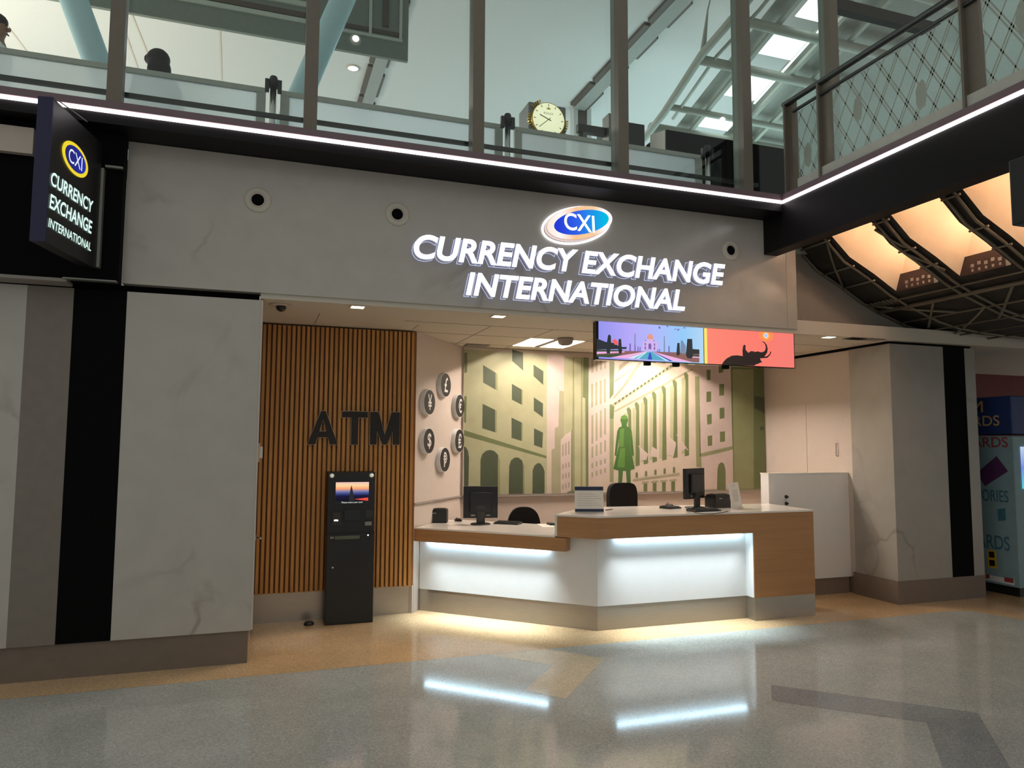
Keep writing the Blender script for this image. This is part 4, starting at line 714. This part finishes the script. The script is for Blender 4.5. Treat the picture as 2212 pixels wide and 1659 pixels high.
# small wall and floor fittings
t = thing('wall_switch', 'small cream switch box on the pier edge beside the oak slats', 'switch', (.0, 6.7, 1.47)); obj('plate', MB().rbox(0, .012, 6.64, 6.76, 1.44, 1.60, .003), 'paint', t); obj('rocker', MB().rbox(.012, .035, 6.665, 6.735, 1.47, 1.57, .004), 'white', t)
t = thing('door_pull', 'tiny metal pull on the pier edge beside the oak slats', 'handle', (.0, 6.7, .80)); obj('rose', MB().box(0, .006, 6.68, 6.72, .775, .815), 'metal', t); obj('lever', MB().tube([(.006, 6.70, .795), (.04, 6.70, .795), (.042, 6.64, .795)], .007, 8), 'chrome', t)
ds = (0.47,6.841)
t = thing('door_stop', 'small dark dome doorstop on the floor left of the cash machine', 'doorstop', (ds[0], ds[1], 0)); obj('body', MB().lathe([(.042, 0), (.042, .018), (.03, .032), (0, .036)], (ds[0], ds[1], 0), 'z', 18), 'plastic2', t); obj('bumper', MB().lathe([(.044, .006), (.046, .011), (.044, .016)], (ds[0], ds[1], 0), 'z', 18), 'plastic', t)

# flush cupboard door in the right booth wall
ys_ = [(7.141,1.396),(6.65,1.627),(6.656,1.486)]
dr = struct('door_1', MB().box(6.194, 6.2, 6.44, ys_[0][0]-.003, .185, 2.1), 'paint')
b = MB(); b.tube([(6.194, ys_[1][0], ys_[1][1]), (6.172, ys_[1][0], ys_[1][1]), (6.172, ys_[1][0], ys_[2][1]), (6.194, ys_[1][0], ys_[2][1])], .006, 8); obj('handle', b, 'metal', dr)
struct('door_2', MB().box(6.194, 6.2, ys_[0][0]+.003, 7.88, .185, 2.1), 'paint')

# ================================================================== VAULTED MESH CEILING AT THE RIGHT
PROF = [(5.13, 3.64), (5.14, 3.635), (5.37, 3.43), (5.66, 3.29), (5.95, 3.13), (6.2, 3.03), (6.58, 2.905), (6.84, 2.855), (7.24, 2.82), (7.9, 2.80), (12, 2.78)]
def pz(x):
    for (a, za), (b_, zb) in zip(PROF, PROF[1:]):
        if x <= b_: return za+(zb-za)*(x-a)/(b_-a)
    return PROF[-1][1]
CO_Y = ((5.05, 5.53), (4.35, 4.83), (3.62, 4.14), (2.9, 3.42))
XE = 5.95
b = MB()
def vstrip(xs, y0, y1):
    for a, c in zip(xs, xs[1:]): b.poly3([(a, y0, pz(a)), (c, y0, pz(c)), (c, y1, pz(c)), (a, y1, pz(a))][::-1])
x_hi = [x for x, z in PROF if x <= XE]; x_lo = [x for x, z in PROF if x >= XE]
ys = [6.0]+[v for yr, yl in CO_Y for v in (yl, yr)]+[1.0]
for i in range(0, len(ys), 2): vstrip(x_hi, ys[i+1], ys[i])
vstrip(x_lo, 1.0, 6.0); struct('ceiling_vault', b, 'vault')
CL = ('nearest the shopfront header', 'second from the shopfront header', 'third from the shopfront header', 'farthest from the shopfront, at the picture edge')
for k, (yr, yl) in enumerate(CO_Y):
    t = thing('light_coffer', 'cream uplit ceiling trough '+CL[k], 'ceiling light', (5.4, (yr+yl)/2, 3.5), 0, 'cream troughs in the dark mesh ceiling')
    b = MB(); H = .42; yt = yl-.15; top = lambda x: min(pz(x)+H, 3.89)
    for a, c in zip(x_hi, x_hi[1:]):
        b.poly3([(a, yl, pz(a)), (c, yl, pz(c)), (c, yt, top(c)), (a, yt, top(a))]); b.poly3([(a, yt, top(a)), (c, yt, top(c)), (c, yr, top(c)), (a, yr, top(a))]); b.poly3([(a, yr, pz(a)), (c, yr, pz(c)), (c, yr, top(c)), (a, yr, top(a))])
    b.poly3([(5.13, yl, pz(5.13)), (5.13, yt, 3.89), (5.13, yr, 3.89), (5.13, yr, pz(5.13))])
    b.poly3([(XE, yl-.055, pz(XE)+.165), (XE, yt, top(XE)), (XE, yr, top(XE)), (XE, yr, pz(XE)+.165)]); obj('liner', b, 'peach', t)
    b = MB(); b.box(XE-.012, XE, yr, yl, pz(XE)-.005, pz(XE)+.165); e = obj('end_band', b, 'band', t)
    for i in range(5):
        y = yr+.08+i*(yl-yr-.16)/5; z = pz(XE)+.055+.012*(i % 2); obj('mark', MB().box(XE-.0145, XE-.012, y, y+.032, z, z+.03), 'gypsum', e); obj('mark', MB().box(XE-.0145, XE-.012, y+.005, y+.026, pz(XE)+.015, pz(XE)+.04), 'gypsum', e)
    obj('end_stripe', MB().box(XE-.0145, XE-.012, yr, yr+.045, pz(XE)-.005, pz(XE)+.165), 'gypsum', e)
    light('POINT', 'coffer_lamp', (5.78, yr+.05, pz(5.78)+.30), 2.9, (1, .80, .64), shadow_soft_size=.03); light('POINT', 'coffer_lamp', (5.30, yr+.05, 3.72), 1.8, (1, .80, .64), shadow_soft_size=.03)
t = thing('ceiling_lattice', 'grey metal lattice of ribs and cross bars under the dark mesh ceiling', 'lattice', (6.2, 4.6, 3.0))
for y in (5.975, 5.60, 4.99, 4.90, 4.29, 4.20, 3.5):
    obj('rib', MB().tube([(x, y, pz(x)-.03) for x, z in PROF[1:]], .014, 6), 'lattice', t)
for x in (5.16, 5.45, 5.7, 6.02, 6.16, 6.45, 6.75, 7.1, 7.5, 8.1):
    if x < 5.9: segs = ((5.97, 5.56), (5.03, 4.85), (4.33, 4.16))
    else: segs = ((5.97, 1.5),)
    for a, c in segs: obj('cross_bar', MB().tube([(x, a, pz(x)-.035), (x, c, pz(x)-.035)], .010 if x != 6.16 else .022, 6), 'lattice', t)
for x0, y0, x1, y1 in ((5.16, 5.60, 5.7, 5.97), (6.02, 5.97, 6.45, 5.3), (6.16, 5.3, 6.75, 5.9), (6.45, 5.0, 7.1, 5.9), (6.16, 4.5, 6.75, 5.1), (6.75, 4.2, 7.5, 5.2), (6.45, 3.6, 7.1, 4.4), (5.2, 5.05, 5.45, 4.9), (5.5, 4.99, 5.8, 4.86)):
    obj('brace', MB().tube([(x0+(x1-x0)*i/4, y0+(y1-y0)*i/4, pz(x0+(x1-x0)*i/4)-.03) for i in range(5)], .013, 6), 'lattice', t)
b = MB()
for i in range(7): y = 5.95-i*.05; b.tube([(5.98, y, 3.08), (6.10, y-.04, 3.05), (5.98, y-.05, 3.08)], .006, 5)
obj('web', b, 'lattice', t)
t = thing('downlight', 'small lit rectangle in the dark ceiling beyond the right pier', 'ceiling light', (7.8, 5.9, 2.79)); obj('housing', MB().box(7.72, 7.92, 5.86, 5.94, 2.785, 2.80), 'black', t); obj('lens', MB().box(7.74, 7.90, 5.87, 5.93, 2.782, 2.785), 'spot', t)
bx = [(3.297,3.427),(3.295,3.01)]
solo('speaker_box', MB().rbox(4.52, 4.80, 2.7, bx[0][0], bx[1][1], 3.44, .01), 'plastic', 'black box hanging under the walkway edge beside the cream troughs', 'speaker')

# ------------------------------------------------------------------ card kiosk beyond the right pier
struct('wall_far_red', MB().box(7.4, 12, 8.1, 8.2, 0, 2.695), 'red')
KX = 7.69
ky = lambda x, y: None
t = thing('card_kiosk', 'tall pale blue card kiosk with blue header beyond the right pier', 'kiosk', (8.0, 6.2, 0))
yb, yf = 6.95, 5.715
zt, zm = 2.151, 1.737
pb = mat('kiosk_pale', S(134, 164, 172), .5); bl_ = mat('kiosk_blue', S(30, 52, 108), .5)
obj('body', MB().rbox(KX, 8.45, yf, yb, .10, zm-.02, .01), pb, t); obj('header', MB().rbox(KX-.03, 8.46, yf-.02, yb, zm, zt, .01), bl_, t); obj('plinth', MB().box(KX+.04, 8.40, yf+.04, yb-.04, 0, .10), 'plastic', t)
def side(p0, p1): return p0, p1
def ktext(body, box, m, x=KX, bold=.01):
    (ya, za), (yb_, zb) = box; b = MB(); put_text(b, body, 0, 1, min(za, zb), max(za, zb), lambda u, w, q: (x-.003, ya+(yb_-ya)*u, w), 0, bold); return obj('lettering', b, m, t)
tan_, rd_, te_ = mat('kiosk_tan', S(196, 160, 110), .6), mat('kiosk_red', S(150, 60, 60), .6), mat('kiosk_teal', S(60, 110, 130), .6)
ktext('SIM', [(6.331,1.983),(6.019,2.111)], tan_, KX-.03); ktext('CARDS', [(6.386,1.829),(5.833,1.944)], tan_, KX-.03)
ktext('CARDS', [(6.303,1.592),(5.772,1.705)], rd_); ktext('ACCESSORIES', [(6.525,0.995),(5.797,1.125)], te_); ktext('CARDS', [(6.29,0.478),(5.808,0.63)], te_)
b = MB(); b.flat([(6.157,1.301),(5.909,1.498),(5.786,1.335),(6.063,1.16)], 'x', KX-.003); obj('card_picture', b, mat('kiosk_purple', S(84, 44, 92), .5), t)
b = MB(); b.flat([(5.929,0.916),(5.838,0.933),(5.84,0.804),(5.925,0.786)], 'x', KX-.003); obj('phone_picture', b, te_, t)
b = MB(); b.flat([(6.072,0.456),(5.969,0.46),(5.968,0.27),(6.071,0.264)], 'x', KX-.003); yl_ = obj('sticker', b, mat('kiosk_yellow', S(220, 180, 40), .5), t)
b = MB(); b.flat([(6.056,0.443),(5.991,0.447),(5.989,0.382),(6.054,0.378)], 'x', KX-.004); b.flat([(6.056,0.352),(5.99,0.357),(5.988,0.292),(6.053,0.287)], 'x', KX-.004); obj('sticker_icon', b, 'plastic', yl_)
b = MB(); b.flat([(6.113,0.186),(5.775,0.184),(5.778,0.125),(6.106,0.127)], 'x', KX-.003); st = obj('bottom_strip', b, 'white', t)
b = MB()
for q_ in [[(5.888,0.194),(5.785,0.192),(5.787,0.143),(5.89,0.144)],[(6.102,0.188),(6.059,0.19),(6.061,0.145),(6.105,0.142)]]: b.flat(q_, 'x', KX-.004)
obj('strip_marks', b, rd_, st)
b = MB(); b.box(KX+.10, KX+.62, yf-.012, yf, 1.15, 1.6); obj('screen', b, screen_grad('kiosk_screen', 2, 1.15, 1.6, [(0, S(90, 220, 230)), (.5, S(120, 150, 240)), (1, S(200, 220, 250))], .9), t)

# ================================================================== UPPER CONCOURSE
ZF = 3.70
def barrier(label, x0, x1, y=6.5):
    t = thing('frosted_barrier', label, 'barrier', ((x0+x1)/2, y, ZF), 0, 'frosted barriers behind the fascia')
    obj('top_rail', MB().box(x0, x1, y-.02, y+.02, ZF+.93, ZF+.972), 'bframe', t); obj('bottom_rail', MB().box(x0, x1, y-.02, y+.02, ZF+.08, ZF+.11), 'bframe', t)
    for x in (x0, x1-.075): obj('stile', MB().box(x, x+.075, y-.018, y+.018, ZF, ZF+.93), 'bframe', t)
    obj('glass_panel', MB().box(x0+.075, x1-.075, y-.006, y+.006, ZF+.11, ZF+.93), 'frost', t)
barrier('long frosted glass barrier at the left, a person behind it', -4.2, -.035); barrier('frosted glass barrier between the two chrome belt posts', .085, 2.13); barrier('frosted glass barrier in front of the gold clock', 2.25, 4.36)
def belt_post(label, x, y):
    t = thing('belt_post', label, 'barrier post', (x, y, ZF), 0, 'chrome belt posts on the upper level')
    obj('foot', MB().lathe([(0, .03), (.05, .03), (.16, .012), (.16, 0)][::-1], (x, y, ZF), 'z', 24), 'plastic', t); obj('pole', MB().lathe([(.026, .03), (.026, .93)], (x, y, ZF), 'z', 16), 'chrome', t)
    obj('head', MB().lathe([(.034, .90), (.034, .985), (.026, 1.0), (0, 1.0)], (x, y, ZF), 'z', 16), 'plastic', t)
    for s in (-1, 1): obj('belt_clip', MB().rbox(x+s*.05-.018, x+s*.05+.018, y-.02, y+.02, ZF+.86, ZF+.97, .005), 'plastic', t)
belt_post('chrome belt post left of the second window post', .024, 6.31); belt_post('chrome belt post left of the gold clock', 2.12, 6.31)
for x, y, l in ((1.52, 7.3, 'belt post with black cap showing over the middle barrier, left one of two'), (2.0, 7.3, 'belt post with black cap showing over the middle barrier, right one of two')): belt_post(l, x, y)
belt_post('chrome belt post at the end of the clock barrier', 4.31, 6.31)

# clock totem
cz = 5.52; cy = 8.0; cx = 3.195
t = thing('clock_totem', 'grey totem with a round cream and gold clock face', 'clock', (3.2, 8.2, ZF))
obj('body', MB().rbox(2.955, 3.445, cy, cy+.36, ZF, 5.735, .015), mat('totem_grey', S(128, 130, 130), .5), t)
obj('rim', MB().lathe([(.205, -.048), (.212, -.048), (.216, -.03), (.216, 0)], (cx, cy, cz), 'y', 48, False), 'gold', t)
fc = obj('face', MB().lathe([(0, -.046), (.206, -.046), (.206, 0)], (cx, cy, cz), 'y', 48), mat('clock_cream', S(240, 240, 205), .4, es=.75, ecol=S(250, 248, 205), noise=0), t)
b = MB()
for i in range(12):
    a = R(30*i); c_, s_ = math.cos(a), math.sin(a); b.beam((cx+s_*.165, cy-.047, cz+c_*.165), (cx+s_*.192, cy-.047, cz+c_*.192), .008, .003, (0, 1, 0))
obj('hour_marks', b, 'ink', fc)
for a, l_, w_ in ((R(292), .125, .010), (R(229), .165, .007)): obj('hand', MB().beam((cx-math.sin(a)*.035, cy-.052, cz-math.cos(a)*.035), (cx+math.sin(a)*l_, cy-.052, cz+math.cos(a)*l_), w_, .003, (0, 1, 0)), 'brown', fc)
b = MB(); put_text(b, 'ROLEX', cx-.062, cx+.062, cz+.062, cz+.088, lambda u, w, q: (u, cy-.0475, w)); obj('lettering', b, 'ink', fc)
b = MB(); b.flat([(cx-.022, cz+.125), (cx+.022, cz+.125), (cx+.030, cz+.155), (cx+.014, cz+.135), (cx, cz+.162), (cx-.014, cz+.135), (cx-.030, cz+.155)], 'y', cy-.0475); obj('crown_mark', b, 'gold', fc)
b = MB()
for a0 in (-40, -95, 100):
    for i in range(5): a = R(a0+i*7-14); s_, c_ = math.sin(a), math.cos(a); b.beam((cx+s_*.232, cy-.03, cz+c_*.232), (cx+s_*.262, cy-.03, cz+c_*.262), .010, .03, (0, 1, 0))
obj('bezel_studs', b, 'gold', t)

# far furniture on the upper level
t = thing('display_wall', 'black display wall with a white poster on its side, right of the clock', 'display wall', (6.5, 9.3, ZF))
obj('panel', MB().box(5.46, 7.6, 9.0, 9.6, ZF, 6.17), 'black', t); b = MB(); b.prism([(9.448,6.269),(9.023,6.171),(9.03,5.861),(9.454,5.975)], 'x', 5.448, 5.46); obj('poster', b, 'paper', t)
solo('dark_cabinet', MB().box(4.92, 5.45, 9.62, 10.2, ZF, 6.5), 'plastic', 'plain dark cabinet behind the display wall near the fourth window post', 'cabinet')
t = thing('gantry_bar', 'dark horizontal bar with a grey end box right of the clock', 'barrier', (4.3, 9.0, ZF))
obj('bar', MB().box(4.05, 4.62, 8.98, 9.06, 5.93, 6.04), 'rail', t); obj('end_box', MB().box(4.48, 4.66, 8.9, 9.1, 5.75, 6.22), 'metal', t)
for x in (4.1, 4.57): obj('leg', MB().box(x-.03, x+.03, 9.0, 9.05, ZF, 5.93), 'rail', t)
t = thing('standing_board', 'dark standing panel at the walkway corner behind the last window post', 'display panel', (4.5, 7.3, ZF)); obj('panel', MB().rbox(4.78, 5.6, 7.3, 7.38, ZF+.08, 5.05, .01), 'black', t); obj('foot', MB().box(4.9, 5.5, 7.2, 7.48, ZF, ZF+.08), 'plastic', t)
struct('column_far', MB().box(6.30, 6.40, 14.2, 14.4, ZF, 9.0).box(6.62, 6.72, 14.2, 14.4, ZF, 9.0), 'roofw')
struct('column_far_strip', MB().box(6.42, 6.60, 14.22, 14.4, ZF, 9.0), 'brown')
# leaning braces of a V column
def brace(label, p, q):
    p, q = Vector(p), Vector(q); t = thing('leaning_brace', label, 'column', (p.x, p.y, p.z), 0, 'pale blue leaning braces'); e = p+(q-p)*1.9
    obj('pipe', MB().tube([p, e], .155, 24), 'tube', t); obj('base_shoe', MB().tube([p, p+(q-p)*.05], .20, 24), 'metal', t)
brace('pale blue leaning round column at the far left of the glazing', (-1.05, 9.5, ZF), (-2.23, 9.5, 6.81)); brace('pale blue leaning round column behind the second window post', (-.48, 9.5, ZF), (.87, 9.5, 7.47))
# bulkhead hanging from the upper ceiling
BX = 1.94
struct('beam_bulkhead', MB().box(-14, BX, 10.5, 10.56, 7.33, 9.0), 'bulk')
b = MB(); b.box(-14, .45, 10.47, 10.5, 7.62, 7.68); b.box(-14, .45, 10.46, 10.5, 7.86, 7.93); b.box(.55, 1.85, 10.47, 10.5, 7.60, 7.64); b.box(1.80, 1.84, 10.46, 10.5, 7.64, 9.0); b.box(1.35, 1.39, 10.46, 10.5, 7.64, 9.0); struct('trim_13', b, 'pale')
b = MB(); b.box(-14, .45, 10.48, 10.5, 7.70, 7.78); b.box(.55, 1.85, 10.48, 10.5, 7.68, 7.74); b.box(1.55, 1.64, 10.47, 10.5, 7.8, 9.0); struct('trim_14', b, 'brown')
for x, y, z, l in ((1.16, 10.49, 7.52, 'bright round spotlight on the grey bulkhead beside the leaning brace'), (1.53, 14.16, 8.998, 'bright round ceiling downlight below the grey bulkhead edge')):
    t = thing('ceiling_spot', l, 'ceiling light', (x, y, z), 0, 'round spots on the upper level')
    if z < 8: obj('bezel', MB().lathe([(.05, -.02), (.075, -.015), (.075, 0)], (x, y, z), 'y', 20, False), 'paint', t); obj('lens', MB().lathe([(0, -.012), (.055, -.012)], (x, y, z), 'y', 20), 'sky', t)
    else: obj('bezel', MB().lathe([(.10, -.02), (.14, -.012), (.14, 0)], (x, y, z), 'z', 20, False), 'paint', t); obj('lens', MB().lathe([(0, -.014), (.105, -.014)], (x, y, z), 'z', 20), 'sky', t)
# ceiling tracks
def track(label, x, y0, y1, w=.4):
    t = thing('ceiling_track', label, 'ceiling track', (x, (y0+y1)/2, 9.0), 0, 'slotted tracks on the upper ceiling')
    obj('channel', MB().box(x-w*.28, x+w*.28, y0, y1, 8.93, 9.0), 'chan', t)
    b = MB(); n = int((y1-y0)/1.3)+1; L_ = (y1-y0)/n
    for i in range(n): b.box(x-w/2, x-w*.28, y0+i*L_, y0+i*L_+L_*.9, 8.94, 9.0); b.box(x+w*.28, x+w*.40, y0+i*L_+.3, y0+i*L_+L_*.95, 8.94, 9.0)
    obj('slots', b, 'brown', t)
track('long slotted ceiling track running away above the gold clock', 6.42, 7.5, 14.2, .5); track('short slotted ceiling track beneath the grey bulkhead', 2.0, 11.3, 16.5, .42)
# sloping skylight frame
SL = .28; sz_ = lambda y: 8-SL*(y-8)
t = thing('skylight_frame', 'pale white truss frame under the bright skylight strip', 'roof frame', (7.2, 9, 7.6))
obj('chord', MB().tube([(6.30, 11.15, sz_(11.15)-.1), (6.39, 10.6, sz_(10.6)), (6.30, 9.3, sz_(9.3)), (6.38, 8.45, sz_(8.45)), (6.45, 6.8, sz_(6.8))], .065, 10), 'truss', t)
obj('chord', MB().tube([(6.62, 10.7, sz_(10.7)), (6.55, 9.3, sz_(9.3)), (6.66, 8.4, sz_(8.4)), (6.7, 6.8, sz_(6.8))], .028, 8), 'truss', t)
for y, r_ in ((11.0, .10), (10.45, .055), (9.42, .075), (8.62, .075), (7.6, .07)): obj('purlin', MB().tube([(6.34, y, sz_(y)), (9.8, y+.06, sz_(y))], r_, 10), 'truss', t)
for x in (7.15, 8.05, 8.5): obj('rafter', MB().beam((x, 11.2, sz_(11.2)+.05), (x, 6.6, sz_(6.6)+.05), .07, .06), 'truss', t)
obj('hanger', MB().tube([(6.30, 9.3, sz_(9.3)), (6.30, 9.15, 8.25), (6.35, 8.85, 9.0)], [.05, .012, .010], 8), 'truss', t)
for y in (10.98, 10.45): obj('lamp', MB().ball((7.45, y, sz_(y)-.07), .05), 'sky', t)
b = MB()
for x0, x1 in ((6.95, 7.28), (7.95, 10.5)): b.beam(((x0+x1)/2, 11.3, sz_(11.3)+.2), ((x0+x1)/2, 6.4, sz_(6.4)+.2), x1-x0, .02)
struct('roof_slope', b, mat('roof_slope_white', S(170, 172, 162), .7))
for i, (y0, y1) in enumerate(((8.08, 8.52), (8.72, 9.26), (9.56, 10.18), (10.72, 10.96))):
    b = MB(); b.beam((7.61, y1, sz_(y1)+.16), (7.61, y0, sz_(y0)+.16), .62 if i else .42, .02); struct('window_%d' % (i+8), b, 'sky')
b = MB(); b.beam((7.93, 10.2, sz_(10.2)+.12), (7.93, 8.2, sz_(8.2)+.12), .03, .02); struct('window_12', b, 'sky')

# walkway railing with patterned glass
t = thing('walkway_railing', 'dark railing with diamond-patterned glass along the crossing walkway', 'railing', (4.6, 3.5, 3.935))
RX = 4.567
obj('handrail', MB().tube([(RX+.02, 5.47, 4.80), (RX+.02, -4, 4.78)], .028, 12), 'rail', t); obj('mid_rail', MB().tube([(RX+.02, 5.34, 4.685), (RX+.02, -4, 4.70)], .016, 10), 'rail', t)
obj('base_channel', MB().box(RX+.01, RX+.06, -4, 5.30, 3.935, 4.03), 'bframe', t)
posts = (5.40, 4.965, 3.575, 2.2, .8)
for y in posts:
    b = MB(); b.prism([(y-.095, 3.935), (y+.03, 3.935), (y+.03, 4.79), (y-.06, 4.79)], 'x', RX+.03, RX+.06); b.box(RX-.01, RX+.09, y+.03, y+.05, 3.935, 4.79); obj('post', b, 'mull', t)
rng = random.Random(5)
for y1, y0 in zip(posts, posts[1:]):
    a, c = y1-.10, y0+.075; z0, z1 = 4.03, 4.665
    gp = obj('glass_panel', MB().box(RX+.030, RX+.042, c, a, z0, z1), 'etched', t)
    b = MB(); W = a-c; H = z1-z0; k = 1.75
    for sg in (1, -1):
        c0 = -H/k-.2
        while c0 < W+H/k+.2:
            for dd in (0, .026 if rng.random() < .5 else 0):
                p = []
                for w_ in (0, .014):
                    for zz in (0, H): p.append((c0+dd+w_+sg*(zz-H/2)/k, zz))
                q = [p[0], p[1], p[3], p[2]]
                def clip(poly, f, g):
                    out = []
                    for i in range(len(poly)):
                        A, B = poly[i], poly[(i+1) % len(poly)]; fa, fb = f(A), f(B)
                        if fa >= 0: out.append(A)
                        if fa*fb < 0: s_ = fa/(fa-fb); out.append((A[0]+(B[0]-A[0])*s_, A[1]+(B[1]-A[1])*s_))
                    return out
                q = clip(q, lambda A: A[0], 0)
                if q: q = clip(q, lambda A: W-A[0], 0)
                if len(q) > 2: b.flat([(c+x, z0+z) for x, z in q], 'x', RX+.0285)
            c0 += .155
    for i in range(max(1, int(W/.42))):
        x, z = c+(i+.55)*W/max(1, int(W/.42)), z0+H*(.42+.22*((i*2) % 3-1)*.6); b.flat([(x+.045*math.cos(q_)*(1+.25*rng.random()), z+.10*math.sin(q_)*(1+.25*rng.random())) for q_ in (2*math.pi*j/14 for j in range(14))], 'x', RX+.0282)
    obj('etched_pattern', b, 'etch', gp)

# people behind the barriers
def skin(name, verts, edges, radii, m, par, sub=2):
    me = bpy.data.meshes.new(name); me.from_pydata(verts, edges, []); o = bpy.data.objects.new(name, me); COL.objects.link(o)
    o.modifiers.new('s', 'SKIN'); sv = me.skin_vertices[0].data
    for i, r_ in enumerate(radii): sv[i].radius = r_ if isinstance(r_, tuple) else (r_, r_)
    sv[0].use_root = True; o.modifiers.new('u', 'SUBSURF').levels = sub
    bpy.context.view_layer.update(); nm = bpy.data.meshes.new_from_object(o.evaluated_get(bpy.context.evaluated_depsgraph_get()))
    bpy.data.objects.remove(o); bpy.data.meshes.remove(me); nm.name = name; nm.materials.clear(); nm.materials.append(m)
    for p in nm.polygons: p.use_smooth = True
    return link(name, nm, par)
skinm = mat('skin_tone', S(150, 108, 84), .6); hairm = mat('dark_hair', S(30, 23, 20), .7, nscale=60, noise=.2)
def person(label, loc, rz, h, shirt, pants, hair):
    t = thing('person', label, 'person', (0, 0, 0), 0, 'people on the upper level'); INV[t.name] = Matrix.Identity(4); s = h/1.75
    V = [(0, 0, .95), (0, 0, 1.10), (0, .01, 1.30), (0, 0, 1.44), (0, -.01, 1.52), (0, -.02, 1.60), (0, -.015, 1.68)]; E = [(i, i+1) for i in range(6)]; r_ = [(.15, .11), (.14, .10), (.16, .11), (.11, .075), (.052, .055), (.074, .09), (.066, .08)]
    def chain(par, pts, rr):
        p = par
        for q, x in zip(pts, rr): V.append(q); r_.append(x); E.append((p, len(V)-1)); p = len(V)-1
        return p
    top_i = []
    for sg in (-1, 1):
        chain(0, [(sg*.09, 0, .88), (sg*.10, -.01, .50), (sg*.10, .02, .10), (sg*.10, -.05, .04), (sg*.10, -.14, .03)], [.085, .058, .040, .038, .03])
        w = chain(3, [(sg*.17, 0, 1.42), (sg*.21, .02, 1.16), (sg*.20, -.08, .93), (sg*.195, -.11, .86)], [.058, .042, .032, .03])
        for k in range(4): chain(w, [(sg*(.215-.017*k), -.135+.003*k, .82), (sg*(.215-.017*k), -.14, .775-.006*(1-abs(k-1.5)))], [.0095, .008])
        chain(w, [(sg*.165, -.13, .84), (sg*.16, -.15, .805)], [.011, .009])
    sc = lambda L_: [tuple(c*s for c in v) for v in L_]; rs = lambda L_: [tuple(c*s for c in v) if isinstance(v, tuple) else v*s for v in L_]
    skin('body', sc(V), E, rs(r_), skinm, t)
    VT = [(0, 0, .93), (0, 0, 1.10), (0, .01, 1.30), (0, 0, 1.445)]; ET = [(0, 1), (1, 2), (2, 3)]; RT = [(.168, .128), (.16, .122), (.178, .128), (.115, .09)]
    for sg in (-1, 1):
        n = len(VT); VT += [(sg*.175, 0, 1.42), (sg*.215, .02, 1.16), (sg*.203, -.08, .95)]; ET += [(3, n), (n, n+1), (n+1, n+2)]; RT += [.072, .056, .045]
    skin('shirt', sc(VT), ET, rs(RT), shirt, t)
    VP = [(0, 0, .97), (0, 0, .90)]; EP = [(0, 1)]; RP = [(.165, .125), (.16, .12)]
    for sg in (-1, 1):
        n = len(VP); VP += [(sg*.09, 0, .84), (sg*.10, -.01, .50), (sg*.10, .02, .08)]; EP += [(1, n), (n, n+1), (n+1, n+2)]; RP += [.10, .075, .06]
    skin('trousers', sc(VP), EP, rs(RP), pants, t)
    for sg in (-1, 1):
        obj('shoe', MB().ball((sg*.10*s, -.06*s, .04*s), .05*s, .14*s, .04*s), 'plastic', t); obj('eye', MB().ball((sg*.03*s, -.098*s, 1.635*s), .011*s, .008*s, .009*s, 8), 'plastic', t); obj('ear', MB().ball((sg*.080*s, .0, 1.625*s), .012*s, .022*s, .032*s, 8), skinm, t)
    obj('nose', MB().ball((0, -.108*s, 1.605*s), .013*s, .02*s, .022*s, 8), skinm, t); obj('mouth', MB().ball((0, -.10*s, 1.56*s), .026*s, .008*s, .007*s, 8), 'red', t)
    b = MB()
    if hair == 'long': b.ball((0, .015*s, 1.665*s), .112*s, .125*s, .11*s, 20); b.ball((0, .075*s, 1.52*s), .115*s, .075*s, .18*s, 20); b.ball((.045*s, -.075*s, 1.69*s), .07*s, .055*s, .06*s, 14)
    else: b.ball((0, .015*s, 1.675*s), .090*s, .108*s, .082*s, 20); b.ball((0, .06*s, 1.62*s), .078*s, .055*s, .075*s, 16)
    obj('hair', b, hairm, t); t.location = loc; t.rotation_euler = (0, 0, rz); return t
person('person with thick dark hair and dark top behind the left frosted barrier', (-1.03, 7.5, ZF), R(200), 1.64, mat('dark_top', S(46, 48, 58), .8), mat('dark_trousers', S(40, 40, 46), .8), 'long')
person('person in a white shirt at the far left end of the glazing', (-2.36, 7.5, ZF), R(80), 1.76, mat('white_shirt', S(226, 230, 224), .8), mat('navy_trousers', S(40, 44, 60), .8), 'short')
